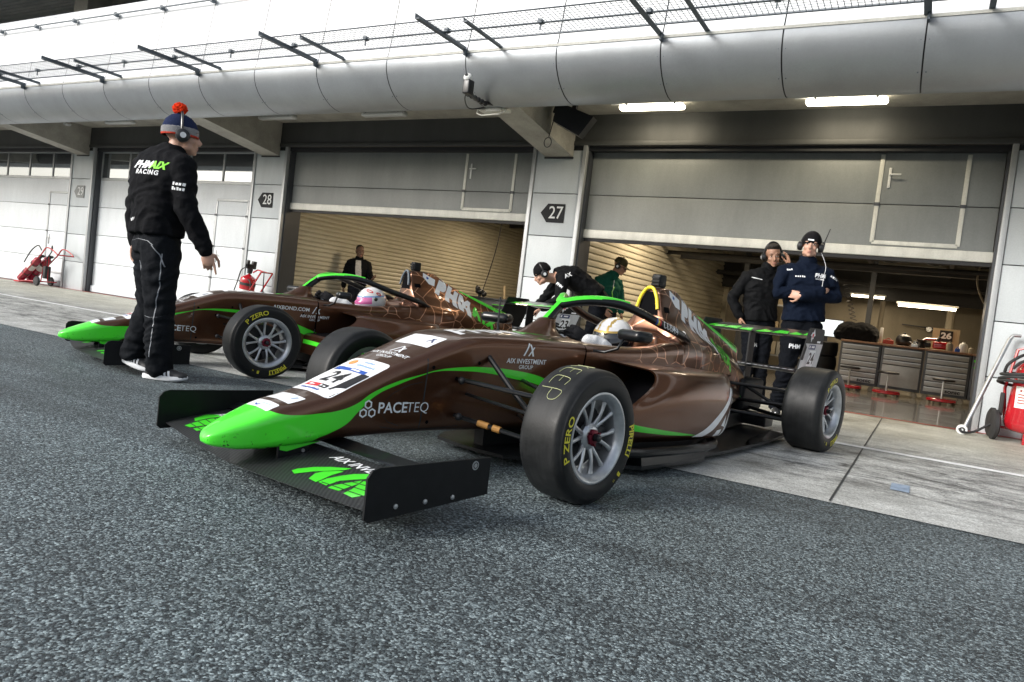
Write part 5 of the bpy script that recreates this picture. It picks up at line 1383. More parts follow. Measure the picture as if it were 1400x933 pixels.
def beanie(parent, M, mats, fold=True, pom=False, z0=.012, label=None):
    mb = MB(); prof = [(.086, z0-.012), (.090, z0), (.092, z0+.03), (.088, .062), (.076, .095), (.052, .122), (.025, .136), (0, .140)]
    rows = []
    for r, h in prof:
        rows.append([(r*1.22*cos(2*pi*j/40) - .012, r*.98*sin(2*pi*j/40), h + (.004*sin(2*pi*j/40*2))) for j in range(40)])
    rows = [[(p[0]*.955, p[1]*.955, p[2]*.97) for p in r_] for r_ in rows]
    if not fold: rows = [[(p[0]*1.01, p[1]*1.0, p[2]*.985) for p in r_] for r_ in rows]
    mb.loft(rows, 0, M=M)
    if fold:
        rows = [[((r*1.22)*cos(2*pi*j/40)*(1+.012*(j % 2)) - .012, (r*.98)*sin(2*pi*j/40)*(1+.012*(j % 2)), h) for j in range(40)] for r, h in ((.084, z0-.016), (.090, z0-.012), (.091, z0+.008), (.090, z0+.030), (.085, z0+.036))]
        mb.loft(rows, 1, M=M)
        mb.loft([[((r*1.22)*cos(2*pi*j/40) - .012, (r*.98)*sin(2*pi*j/40), h) for j in range(40)] for r, h in ((.084, z0-.020), (.0915, z0-.018), (.0915, z0-.008), (.084, z0-.006))], 2, M=M)
    o = mb.build('beanie', list(mats), parent)
    if pom:
        pm = MB(); bm = bmesh.new(); bmesh.ops.create_icosphere(bm, subdivisions=4, radius=.043)
        for v_ in bm.verts: v_.co *= 1 + .22*noise.noise(v_.co*90) + .12*noise.noise(v_.co*200)
        pm.add([(v_.co.x, v_.co.y, v_.co.z*.9) for v_ in bm.verts], [[v_.index for v_ in f.verts] for f in bm.faces], 0, False, M @ T(-.02, 0, .165)); bm.free()
        pm.build('pompom', 'pompom_red', o, sharp=None)
    return o
def person(loc, label, J, rz=29.044):
    """J: joints in a frame whose x runs to the camera's right, y away from it"""
    sk = J['skin']; hm = head_matrix(J['head'], J['haz'], J.get('hpitch', 0), J.get('hroll', 0))
    side = V(J['side']); pside = V(J.get('pside', J['side']))
    b_ = MB(); head_prims(b_, hm); hc = V(J['head'])
    limb(b_, [V(J['neck'])+V((0, 0, -.05)), hm @ V((-.02, 0, -.06))], [.062, .055])
    torso(b_, [(V(J['pelvis']), pside, .14, .09), (V(J['waist']), pside, .13, .09), (V(J['chest']), side, .155, .10), (V(J['neck'])+V((0, 0, -.04)), side, .10, .07)])
    for s_ in 'LR':
        sh, el, wr_ = V(J['sh'+s_]), V(J['el'+s_]), V(J['wr'+s_])
        limb(b_, [sh, sh.lerp(el, .5), el, el.lerp(wr_, .5), wr_], [.045, .042, .034, .034, .025])
        hp_, kn, an = V(J['hip'+s_]), V(J['kn'+s_]), V(J['an'+s_]); limb(b_, [hp_, hp_.lerp(kn, .5), kn, kn.lerp(an, .4), an], [.075, .065, .047, .048, .034])
    body = blob(b_, .0075, 3, fac=.4)
    face_details(body, hm)
    for s_ in 'LR':
        if 'hd'+s_ in J:
            d, nn, curl, sd, pt = J['hd'+s_]; join(body, hand_mesh(J['wr'+s_], d, nn, curl, sd, pt))
    root = body.build('person', [sk, 'lips', 'eye_white', 'eye_dark'], None, loc=(loc[0], loc[1], 0), rot=(0, 0, radians(rz)), fix=False, sharp=None)
    tag(root, label, 'person')
    # top garment
    j_ = MB(); ex = J.get('bulk', 1.0)
    torso(j_, [(V(J['hem']), pside, .168*ex, .128*ex), (V(J['waist']), pside, .160*ex, .120*ex), (V(J['waist']).lerp(V(J['chest']), .5), side, .170*ex, .128*ex), (V(J['chest']), side, .188*ex, .130*ex), (V(J['shC']), side, .165*ex, .095*ex), (V(J['neck']), side, .078, .066)])
    for s_ in 'LR':
        sh, el, wr_ = V(J['sh'+s_]), V(J['el'+s_]), V(J['wr'+s_]); limb(j_, [V(J['shC']).lerp(sh, .6), sh, sh.lerp(el, .5), el, el.lerp(wr_, .5), el.lerp(wr_, .93)], [.075*ex, .072*ex, .062*ex, .055*ex, .050*ex, .038*ex])
    if J.get('collar', True): j_.tube([V(J['neck'])+V((0, 0, -.03)), V(J['neck'])+(hm @ V((-.02, 0, -.04))-V(J['neck']))*.45], [.080, .070], 0, 20)
    top = blob(j_, .0095, 3, J.get('wr', .011), J.get('wf', 9.0), fac=.5)
    bv_ = bvh_of([top]); MI = {'print_white': 1, 'print_green': 2, 'piping': 3, 'white_tee': 4}
    for kind, data, fn, dr, mi in J.get('prints', []):
        V2 = text2d(data[0], **data[1]) if kind == 't' else marks2d(*data) if kind == 'm' else poly2d(data, .02)
        project(top, V2, bv_, fn, dr, .0025, MI[mi], maxd=1.2)
    top.build(J['topname'], [J['topmat'], 'print_white', 'print_green', 'piping', 'white_tee'], root, fix=False, sharp=None)
    # trousers
    t = MB(); hem_ = V(J['hem'])
    torso(t, [(V(J['pelvis'])+V((0, 0, -.07)), pside, .155, .115), (V(J['pelvis']), pside, .158, .118), (V(J['hem']).lerp(V(J['waist']), .35), pside, .145, .105)])
    for s_ in 'LR':
        hp_, kn, an = V(J['hip'+s_]), V(J['kn'+s_]), V(J['an'+s_]); tr = J.get('leg', 1.0)
        limb(t, [hp_, hp_.lerp(kn, .5), kn, kn.lerp(an, .5), an+V((0, 0, .0))], [.098*tr, .086*tr, .070*tr, .070*tr, .062*tr]); t.tube([an+V((0, 0, .03)), an+V((0, 0, -.03))], [.062*tr, .066*tr], 0, 14)
    tr_ = blob(t, .0095, 3, .012, 8.0)
    bt = bvh_of([tr_])
    for pl in J.get('piping', []): project(tr_, strip2d([(a, c) for a, c in pl], [(a+J.get('pw', .006), c+.002) for a, c in pl], len(pl)*8, 1), bt, (lambda u, v: (u, -.8, v)), (0, 1, 0), .002, 1, maxd=1.6)
    for pr in J.get('tprints', []): project(tr_, text2d(pr[0], **pr[1]), bt, (lambda u, v, pr=pr: (pr[2]+u, -.8, pr[3]+v)), (0, 1, 0), .002, 2, maxd=1.6)
    tr_.build('trousers', [J['legmat'], 'piping', 'print_white'], root, fix=False, sharp=None)
    for s_ in 'LR': shoe(root, J['an'+s_], J['ft'+s_], J.get('fp'+s_, 0), J.get('shoe', ('shoe_black', 'sole_white')), J.get('stripes', True))
    return root, hm
def from_cam(cx, cz):            # prints seen from the camera's side
    return lambda u, v: (cx+u, -.8, cz+v)
AWAY = (0, 1, 0)

# 1 the man with the pompom hat, walking past the nose
az = 62; sd = V((cos(radians(az+90)), sin(radians(az+90)), 0)); ps = V((cos(radians(135)), sin(radians(135)), 0))
sc0 = V((-.130, .0, 1.375))
def slope(cx, cz, ang): return lambda u, v: (cx+u*cos(ang)-v*sin(ang), -.8, cz+u*sin(ang)+v*cos(ang))
J1 = dict(skin='skin', bulk=1.16, head=(-.045, .02, 1.560), haz=30, hpitch=2, side=sd, pside=ps, neck=(-.075, .0, 1.455), shC=sc0, chest=(-.125, 0, 1.27), waist=(-.135, 0, 1.05), hem=(-.135, 0, .915), pelvis=(-.130, 0, .87),
    shL=sc0+sd*.185+V((0, 0, -.035)), shR=sc0-sd*.175+V((0, 0, -.02)), elL=(-.345, .13, 1.10), wrL=(-.300, .06, .845), elR=(.090, -.13, 1.10), wrR=(.215, -.06, .845),
    hdL=((.05, 0, -1), (1, -.3, 0), .6, -1, False), hdR=((.30, 0, -1), (-.4, .9, 0), .5, 1, True),
    hipL=V((-.13, 0, .85))+ps*.075, hipR=V((-.13, 0, .85))-ps*.075, knL=(-.165, .08, .455), knR=(-.045, -.06, .445), anL=(-.245, .06, .150), anR=(-.030, -.03, .088), ftL=(1, -.25), ftR=(1, .06), fpL=14, topname='fleece', topmat='fleece_black', legmat='work_trousers', leg=1.18,
    prints=[('t', ('PHM', dict(size=.066, bold=.045, shear=.35, maxe=.02)), slope(-.205, 1.335, -.02), AWAY, 'print_white'), ('t', ('AIX', dict(size=.066, bold=.045, shear=.35, maxe=.02)), slope(-.095, 1.333, -.02), AWAY, 'print_green'),
            ('t', ('RACING', dict(size=.040, bold=.03, spacing=1.25, maxe=.02)), slope(-.160, 1.287, -.04), AWAY, 'print_white'), ('m', (.085, .020, 1, 4), slope(.060, 1.235, -.05), AWAY, 'print_white'), ('m', (.085, .020, 2, 5), slope(.058, 1.205, -.05), AWAY, 'print_white'), ('m', (.045, .022, 3, 3), slope(-.245, 1.0, .3), AWAY, 'print_white')],
    piping=[[(-.285, .865), (-.20, .878), (-.11, .868), (-.07, .845)], [(-.205, .745), (-.19, .66), (-.185, .60)], [(-.02, .80), (-.02, .6), (-.035, .47), (-.045, .30), (-.06, .15)], [(-.11, .405), (-.07, .398), (-.02, .405), (.02, .42)], [(-.08, .845), (-.03, .79), (.0, .72)]])
r, hm = person((-4.2, 3.05), 'man seen from behind in black fleece and navy hat with red pompom', J1)
beanie(r, hm, ('beanie_navy', 'beanie_grey', 'red_trim'), pom=True); headset(r, hm, mic=False, over=.155, cup=.100)

# 2 the man with crossed arms
az = -98; sd = V((cos(radians(az+90)), sin(radians(az+90)), 0)); sc0 = V((-.02, .01, 1.375))
J2 = dict(skin='skin', head=(-.015, -.01, 1.615), haz=-112, hpitch=2, hroll=-3, side=sd, neck=(-.015, .01, 1.455), shC=sc0, chest=(-.015, 0, 1.25), waist=(0, 0, 1.05), hem=(.01, 0, .915), pelvis=(.01, 0, .87), bulk=1.10,
    shL=sc0+sd*.190+V((0, 0, -.03)), shR=sc0-sd*.190+V((0, 0, -.035)), elL=(.265, -.05, 1.165), wrL=(-.115, -.195, 1.130), elR=(-.285, -.05, 1.135), wrR=(.115, -.150, 1.200), hdL=((-.8, .75, .15), (0, 1, 0), .5, 1, False), hdR=((.75, .85, -.1), (0, 1, 0), .4, -1, False),
    hipL=(.09, 0, .85), hipR=(-.07, 0, .85), knL=(.115, -.02, .49), knR=(-.10, -.05, .49), anL=(.15, .0, .088), anR=(-.12, .03, .088), ftL=(.25, -1), ftR=(-.35, -1), topname='fleece', topmat='navy_fleece', legmat='navy_trousers', leg=1.05,
    prints=[('t', ('PHM', dict(size=.050, bold=.045, shear=.25, maxe=.02)), slope(.065, 1.335, 0), AWAY, 'print_white'), ('t', ('RACING', dict(size=.020, bold=.03, spacing=1.1, maxe=.02)), slope(.062, 1.303, 0), AWAY, 'print_white'), ('m', (.085, .018, 4, 5), slope(-.105, 1.315, .02), AWAY, 'print_white'), ('m', (.085, .018, 5, 4), slope(.21, 1.33, -.5), AWAY, 'print_white'), ('m', (.055, .018, 6, 3), slope(-.19, 1.37, .2), AWAY, 'print_white')],
    tprints=[('PHM', dict(size=.055, bold=.04, maxe=.02), -.075, .665)])
r, hm = person((-1.02, 7.35), 'young man in navy fleece and black beanie standing with his arms crossed', J2)
beanie(r, hm, ('beanie_black', 'beanie_black', 'beanie_black'), fold=False, z0=.020); headset(r, hm, mic=False, antenna=True, over=.134, cup=.092)
mb = MB(); mb.add([hm @ Vector(p) for p in ((.106, -.03, .030), (.106, .022, .030), (.104, .022, .044), (.104, -.03, .044))], [(0, 1, 2, 3)]); mb.build('hat_label', 'print_white', r, fix=False)
mb = MB(); mb.tube(smooth_line([hm @ Vector((0, .1, -.05)), (.10, -.13, 1.43), (.085, -.155, 1.33), (.08, -.16, 1.22)], 5), .0022, 0, 5); mb.build('earpiece_cable', 'print_white', r)

# 3 the man touching his headset
az = -85; sd = V((cos(radians(az+90)), sin(radians(az+90)), 0)); sc0 = V((.0, .0, 1.375))
J3 = dict(skin='skin_warm', head=(.055, -.02, 1.605), haz=-98, hpitch=-10, hroll=8, side=sd, neck=(.02, .0, 1.455), shC=sc0, chest=(-.01, 0, 1.25), waist=(-.01, 0, 1.05), hem=(.0, 0, .89), pelvis=(.0, 0, .86), bulk=1.10,
    shL=sc0+sd*.18+V((0, 0, -.02)), shR=sc0-sd*.18+V((0, 0, -.035)), elL=(.27, -.18, 1.33), wrL=(.205, -.13, 1.515), elR=(-.315, .02, 1.10), wrR=(-.225, -.06, .90), hdL=((-.35, -.1, 1), (-1, 0, -.1), .35, -1, False), hdR=((.2, 0, -1), (1, 0, 0), .3, 1, False),
    hipL=(.08, 0, .84), hipR=(-.08, 0, .84), knL=(.08, -.02, .48), knR=(-.07, -.05, .47), anL=(.10, .0, .088), anR=(-.08, .0, .088), ftL=(.2, -1), ftR=(-.2, -1), topname='jacket', topmat='jacket_black', legmat='navy_trousers',
    prints=[('p', [(-.17, 1.337), (-.06, 1.322), (-.06, 1.330), (-.17, 1.345)], from_cam(0, 0), AWAY, 'print_white'), ('p', [(.10, 1.20), (.106, 1.20), (.106, 1.25), (.10, 1.25)], from_cam(0, 0), AWAY, 'print_white')], tprints=[('PHM', dict(size=.055, bold=.04, maxe=.02), -.065, .62)])
r, hm = person((-1.6, 8.35), 'dark haired man in black jacket holding a hand to his headset', J3)
mb = MB()
for c, rr in (((-.030, 0, .060), (.094, .079, .080)), ((-.055, 0, .010), (.062, .074, .075)), ((.045, 0, .108), (.044, .056, .026)), ((.02, 0, .095), (.06, .068, .04))): mb.ell(c, rr, 0, M=hm, n=16)
blob(mb, .006, 2, .003, 40).build('hair', 'hair_dark', r, fix=False, sharp=None); headset(r, hm, mic=True, over=.150, cup=.095)

# 4 the man bending over the rear of the car
J4 = dict(skin='skin', head=(-.005, -.05, 1.150), haz=-172, hpitch=-32, side=(0, -1, 0), pside=(0, -1, 0), neck=(.145, -.02, 1.165), shC=(.235, 0, 1.170), chest=(.34, 0, 1.150), waist=(.54, 0, 1.05), hem=(.66, 0, .96), pelvis=(.70, 0, .92), bulk=1.06,
    shL=(.235, -.18, 1.12), shR=(.235, .18, 1.12), elL=(.215, -.25, .86), wrL=(.03, -.18, .74), elR=(.06, .20, .86), wrR=(-.10, .15, .62), hdL=((-.8, .2, -.5), (0, .2, -1), .5, 1, False), hdR=((-.3, 0, -1), (1, 0, 0), .5, -1, False),
    hipL=(.70, -.085, .90), hipR=(.70, .085, .90), knL=(.63, -.10, .48), knR=(.67, .10, .48), anL=(.76, -.10, .088), anR=(.78, .10, .088), ftL=(-1, -.1), ftR=(-1, .1), topname='fleece', topmat='jacket_black', legmat='navy_trousers', collar=False,
    prints=[('t', ('AX', dict(size=.06, bold=.05, maxe=.02)), slope(.285, 1.155, .5), AWAY, 'print_white'), ('t', ('PHM', dict(size=.04, bold=.05, maxe=.02)), slope(.20, 1.03, -.6), AWAY, 'print_white')])
r, hm = person((-4.0, 7.75), 'man in black fleece and black beanie bending forward over the car', J4)
beanie(r, hm, ('beanie_black', 'beanie_black', 'beanie_black'), fold=False, z0=.014); headset(r, hm, mic=False, over=.134, cup=.092)

# 5 the man in the green hoodie inside the garage
az = -55; sd = V((cos(radians(az+90)), sin(radians(az+90)), 0)); sc0 = V((-.12, .0, 1.315))
J5 = dict(skin='skin_warm', head=(.015, -.03, 1.535), haz=-22, hpitch=-22, side=sd, neck=(-.07, .0, 1.40), shC=sc0, chest=(-.12, 0, 1.20), waist=(-.12, 0, 1.0), hem=(-.12, 0, .84), pelvis=(-.12, 0, .84), bulk=1.12,
    shL=sc0+sd*.18+V((0, 0, -.03)), shR=sc0-sd*.18+V((0, 0, -.03)), elL=(.10, .05, 1.03), wrL=(.10, -.14, .84), elR=(-.33, -.14, 1.03), wrR=(-.17, -.28, .86), hdL=((.3, -.4, -1), (-1, 0, 0), .5, -1, False), hdR=((.6, -.4, -.6), (.3, .6, 0), .5, 1, False),
    hipL=(-.05, 0, .82), hipR=(-.19, 0, .82), knL=(-.04, -.02, .46), knR=(-.20, -.05, .46), anL=(-.03, .0, .088), anR=(-.2, .0, .088), ftL=(.7, -.7), ftR=(.5, -.8), topname='hoodie', topmat='green_hoodie', legmat='jeans',
    prints=[('p', [(-.055, 1.32), (-.048, 1.32), (-.062, 1.12), (-.069, 1.12)], from_cam(0, 0), AWAY, 'print_white'), ('p', [(-.045, 1.22), (-.035, 1.22), (-.065, 1.14), (-.045, 1.07), (-.055, 1.06), (-.08, 1.14)], from_cam(0, 0), AWAY, 'print_green')])
r, hm = person((-3.93, 9.95), 'man in green hoodie and camouflage cap looking down in the garage', J5); r.scale = (.96,)*3
mb = MB(); mb.loft([[(rr*1.2*cos(2*pi*j/32)-.01, rr*.98*sin(2*pi*j/32), h) for j in range(32)] for rr, h in ((.086, .030), (.088, .045), (.084, .085), (.066, .118), (.035, .134), (.0, .138))], 0, M=hm)
mb.loft([[(.08+.075*t, y*(1-.35*t), .036-.012*t-abs(y)*.15) for y in [-.07+.14*i/10 for i in range(11)]] for t in (0, .5, 1)], 0, closed=False, M=hm); mb.build('cap', 'camo', r)
headset(r, hm, mic=False, over=.144, cup=.092)
mb = MB()
for s_ in (1, -1): mb.lathe([(.0, .0), (.021, .0), (.021, .003), (0, .003)], 0, 16, M=hm @ T(.098, s_*.031, -.002) @ RY(pi/2)); mb.tube([hm @ V((.098, s_*.050, .004)), hm @ V((0, s_*.080, .004))], .0022, 0, 5)
mb.build('glasses', 'glass_black', r)

# 6 the man standing inside the left garage
az = -75; sd = V((cos(radians(az+90)), sin(radians(az+90)), 0)); sc0 = V((-.105, .0, 1.265))
J6 = dict(skin='skin_dark', head=(-.105, -.01, 1.475), haz=-60, hpitch=-3, side=sd, neck=(-.105, .0, 1.335), shC=sc0, chest=(-.105, 0, 1.15), waist=(-.10, 0, .96), hem=(-.10, 0, .82), pelvis=(-.10, 0, .80), bulk=1.10,
    shL=sc0+sd*.17+V((0, 0, -.03)), shR=sc0-sd*.17+V((0, 0, -.03)), elL=(.14, -.04, 1.02), wrL=(.22, -.22, .97), elR=(-.36, .0, .98), wrR=(-.35, -.03, .76), hdL=((.6, -.6, .2), (-.5, 0, .5), .7, -1, False), hdR=((0, 0, -1), (1, 0, 0), .5, 1, False),
    hipL=(-.03, 0, .78), hipR=(-.17, 0, .78), knL=(-.02, -.02, .44), knR=(-.18, -.04, .44), anL=(-.01, .0, .088), anR=(-.18, .0, .088), ftL=(.3, -1), ftR=(-.1, -1), topname='jacket', topmat='jacket_black', legmat='jeans',
    prints=[('p', [(-.150, 1.30), (-.050, 1.30), (-.015, 1.1), (.0, .90), (-.10, .90), (-.125, 1.1)], from_cam(0, 0), AWAY, 'white_tee')])
r, hm = person((-9.2, 10.6), 'man in dark open jacket over pale shirt standing before the left roller wall', J6); r.scale = (.95,)*3
mb = MB(); mb.ell((-.025, 0, .055), (.093, .078, .082), 0, M=hm, n=16); mb.ell((-.05, 0, .0), (.06, .076, .06), 0, M=hm, n=16); blob(mb, .007, 2).build('hair', 'hair_dark', r, fix=False, sharp=None)

# ------------------------------------------------------------------ the two drivers
def driver(carloc, heading, label, variant):
    root_m = T(*carloc) @ RZ(heading)
    b_ = MB(); limb(b_, [(-1.40, 0, .30), (-1.33, 0, .42), (-1.27, 0, .50)], [.13, .14, .10])
    limb(b_, [(-1.25, 0, .52), (-1.215, 0, .58)], [.07, .06])
    for s_ in (1, -1):
        limb(b_, [(-1.31, s_*.15, .44), (-1.14, s_*.17, .45), (-1.0, s_*.165, .515)], [.065, .052, .047]); limb(b_, [(-1.0, s_*.165, .515), (-.90, s_*.145, .580), (-.82, s_*.11, .600)], [.050, .046, .036])
        limb(b_, [(-1.38, s_*.08, .26), (-1.0, s_*.12, .34), (-.70, s_*.10, .30)], [.09, .075, .06])
    body = blob(b_, .009, 3, .005, 12)
    for s_ in (1, -1): join(body, hand_mesh((-.83, s_*.11, .600), (.7, -s_*.25, .35), (0, -s_*1, .0), .8, s_, False), 1)
    o = body.build('person', ['suit_white', 'glove_black'], None, loc=carloc, rot=(0, 0, heading), fix=False, sharp=None); tag(o, label, 'person', 'drivers in the cars')
    # helmet
    h = MB(); C_ = V((-1.250, 0, .612 if variant == 1 else .632)); NU, NV_ = 48, 32; vs = []; fs = []; ms = []
    for i in range(NV_+1):
        ph = -pi/2 + pi*i/NV_
        for j in range(NU):
            th = 2*pi*j/NU; x, y, z = cos(ph)*cos(th), cos(ph)*sin(th), sin(ph)
            rx = .138 + (.022*max(0, x) if z < .05 else 0); q = 1.0
            if z < -.15 and x > .2: q = 1.04
            vs.append((x*rx*q, y*.118, z*(.125 if z > 0 else .118)))
    for i in range(NV_):
        for j in range(NU):
            fs.append((i*NU+j, i*NU+(j+1) % NU, (i+1)*NU+(j+1) % NU, (i+1)*NU+j))
            ph = -pi/2 + pi*(i+.5)/NV_; th = 2*pi*(j+.5)/NU; x, y, z = cos(ph)*cos(th), cos(ph)*sin(th), sin(ph)
            at = atan2(y, x)
            m_ = 0
            if variant == 1:
                if -.30 < z < .36 and abs(at) < 1.35: m_ = 1
                elif z <= -.30 and x > -.1: m_ = 1
                elif .36 <= z < .43 and abs(at) < 1.4: m_ = 2
                if z < .10 and abs(at) > 1.35: m_ = 1
                if m_ == 0 and .22 < abs(y) < .34 and z > .5: m_ = 2
                if m_ == 0 and abs(at) > 1.9 and z < .45: m_ = 4
            else:
                if -.20 < z < .28 and abs(at) < 1.2: m_ = 2
                elif z >= .28 and z < .42: m_ = 3
                elif z < -.2: m_ = 0
            ms.append(m_)
    M = T(*C_) @ RY(radians(8)); n0 = len(h.v)
    h.v += [tuple(M @ V(p)) for p in vs]; h.f += [list(f) for f in fs]; h.m += ms; h.sm += [True]*len(fs)
    h.box((.125, -.03, -.075), (.150, .03, -.055), 1, M=M, bev=.005)
    for s_ in (1, -1): h.lathe([(0, 0), (.018, 0), (.016, .006), (0, .007)], 1, 16, M=M @ T(.02, s_*.115, .02) @ RX(radians(-90*s_)))
    hb = bvh_of([h])
    if variant == 2:
        [project(h, strip2d([(cx_+.026*cos(a), .014*sin(a)) for a in [2*pi*i/16 for i in range(17)]], [(cx_+.015*cos(a), .006*sin(a)) for a in [2*pi*i/16 for i in range(17)]], 20, 1), hb, (lambda u, v: (-1.22-u, .5, .705+v-.25*u)), (0, -1, 0), .001, 4, maxd=1) for cx_ in (-.035, .04)]
    else:
        project(h, poly2d([(-.03, -.012), (.03, -.012), (.03, .018), (-.03, .018)], .02), hb, (lambda u, v: (-1.305-u, .5, .66+v)), (0, -1, 0), .001, 4, maxd=1)
        project(h, poly2d([(-.05, -.012), (.05, -.002), (.03, .02), (-.05, .008)], .02), hb, (lambda u, v: (-1.255-u, .5, .645+v)), (0, -1, 0), .0012, 3, maxd=1)
    h.build('helmet', ['helmet_white', 'visor_black', 'gold' if variant == 1 else 'helmet_pink', 'print_white' if variant == 1 else 'helmet_blue', 'print_red'], o, sharp=60)
    mb = MB(); mb.tube([(-1.24+.11*cos(a), .13*sin(a), .55) for a in [pi*k/10 for k in range(-8, 9)]], .024, 0, 8); mb.build('neck_collar', 'plastic_black', o)
driver((-1.835188, 2.817423, 0), 4.500158, 'driver in white suit and white and black helmet in the nearer car', 1)
driver((-4.832514, 4.040714, 0), 4.350764, 'driver with pink and white helmet seated in the farther car', 2)
# ================================================================== fire extinguishers and garage things
def rot_to(d):
    return Vector(d).normalized().to_track_quat('Z', 'Y').to_matrix().to_4x4()
def bottle(mb, base, d, L_, r, mi=0, label=True, nk=3):
    M = T(*base) @ rot_to(d)
    P = smooth_line([(0, 0, 0), (r*.8, .004, 0), (r, r*.35, 0), (r, L_*.3, 0), (r, L_*.85, 0), (r*.85, L_*.93, 0), (r*.35, L_*.99, 0), (.02, L_*1.01, 0), (.02, L_*1.05, 0), (0, L_*1.05, 0)], 3)
    mb.lathe([(max(0, p[0]), p[1]) for p in P], mi, 28, M=M); return M
# left: two slim bottles lying back on a trolley
e = empty('fire_extinguisher', (-16.3, 8.62, 0), 0, 'pair of slim crimson gas bottles leaning on a red trolley by the far door', 'extinguisher')
for k, y in enumerate((-.10, .08)):
    mb = MB(); b0 = V((-.42, y, .10)); d = V((.78, 0, .56)); M = bottle(mb, b0, d, .80 if k == 0 else .84, .075)
    for zz in (.24, .60): mb.lathe([(.077, zz), (.078, zz), (.078, zz+.03), (.077, zz+.03)], 1, 28, M=M)
    mb.lathe([(.0765, .42), (.0765, .58)], 2, 28, M=M); mb.tube([M @ V((0, 0, .82)), M @ V((0, 0, .90))], .03, 1, 10)
    mb.box((-.05, -.02, .86), (.05, .02, .91), 1, M=M, bev=.006)
    mb.build('bottle', ['magenta_enamel', 'rubber_black', 'label_white'], e)
mb = MB()
for y in (-.17, .15): mb.tube([(-.40, y, .04), (-.05, y, .08), (.42, y, .10)], .013, 0, 8)
for y in (-.17, .15): mb.tube(smooth_line([(-.35, y, .10), (.20, y, .50), (.42, y, .66), (.58, y, .80), (.80, y, .77), (1.0, y, .68)], 4), .014, 0, 8)
mb.tube([(1.0, -.17, .68), (1.0, .15, .68)], .014, 0, 8); mb.tube([(.42, -.2, .10), (.42, .18, .10)], .012, 0, 8); mb.tube([(.16, 0, .08), (.22, 0, .52)], .011, 0, 8); mb.tube([(.40, 0, .12), (.38, 0, .62)], .011, 0, 8); mb.box((-.52, -.19, .02), (-.30, .17, .06), 0, bev=.01)
mb.build('trolley_frame', 'red_enamel', e)
for x, y in ((.42, -.22), (.16, .20)): mb = MB(); mb.lathe([(0, -.025), (.03, -.03), (.05, -.022), (.085, -.026), (.098, -.012), (.098, .012), (.085, .026), (.05, .022), (0, .03)], 0, 28, M=T(x, y, .10), axis='y'); mb.build('wheel', 'rubber_black', e)
mb = MB(); mb.tube(smooth_line([(.28, -.1, .74), (.15, -.1, .83), (-.02, -.12, .74), (-.15, -.14, .58), (-.22, -.16, .45)], 5), .012, 0, 8); mb.tube(smooth_line([(.3, .08, .76), (.38, .05, .85), (.48, 0, .75), (.5, -.08, .62), (.42, -.12, .52)], 5), .012, 0, 8)
mb.box((.30, -.06, .16), (.40, .06, .42), 0, bev=.02); mb.tube([(.35, 0, .42), (.35, 0, .60)], .015, 0, 8); mb.build('hose', 'rubber_black', e)
# middle: upright bottle beside the pillar of sign 28
e = empty('fire_extinguisher', (-9.83, 8.55, 0), 0, 'red bottle with black horn head standing behind the farther car', 'extinguisher')
mb = MB(); d = V((.10, 0, 1)); M = bottle(mb, (-.10, 0, .06), d, .68, .125)
mb.lathe([(.1265, .50), (.129, .50), (.129, .545), (.1265, .545)], 1, 28, M=M); mb.lathe([(.1262, .22), (.1262, .43)], 2, 28, M=M); mb.build('bottle', ['red_enamel', 'rubber_black', 'label_white'], e)
mb = MB(); mb.tube([M @ V((0, 0, .70)), M @ V((0, 0, .80))], [.04, .05], 0, 10); mb.box((-.09, -.03, .78), (.10, .03, .86), 0, M=M, bev=.01); mb.box((-.09, -.03, .80), (-.04, .03, .92), 0, M=M, bev=.01); mb.box((.03, -.03, .84), (.10, .03, .91), 0, M=M, bev=.01); mb.build('valve', 'plastic_black', e)
mb = MB()
for y in (-.12, .12): mb.tube([(.05, y, .12), (.13, y, .45), (.38, y, .80)], .013, 0, 8)
mb.tube([(.38, -.12, .80), (.38, .12, .80)], .013, 0, 8); mb.tube([(.38, 0, .80), (.16, 0, .83), (.06, 0, .78)], .013, 0, 8); mb.box((-.22, -.14, .02), (.14, .14, .055), 0, bev=.01); mb.tube([(.05, -.16, .12), (.05, .16, .12)], .012, 0, 8); mb.build('trolley_frame', 'red_enamel', e)
for y in (-.19, .19): mb = MB(); mb.lathe([(0, -.022), (.08, -.024), (.10, -.01), (.10, .01), (.08, .024), (0, .022)], 0, 26, M=T(.05, y, .10), axis='y'); mb.build('wheel', 'rubber_black', e)
mb = MB(); mb.tube(smooth_line([(-.05, -.04, .86), (-.16, -.06, .80), (-.20, -.08, .62), (-.22, -.12, .45), (-.24, -.14, .34)], 5), .010, 0, 8); mb.tube(smooth_line([(.05, -.08, .66), (.13, -.1, .60), (.16, -.12, .48), (.16, -.12, .38)], 5), .010, 0, 8); mb.tube([(.16, -.12, .40), (.15, -.12, .30)], [.014, .02], 0, 8); mb.build('hose', 'rubber_black', e)
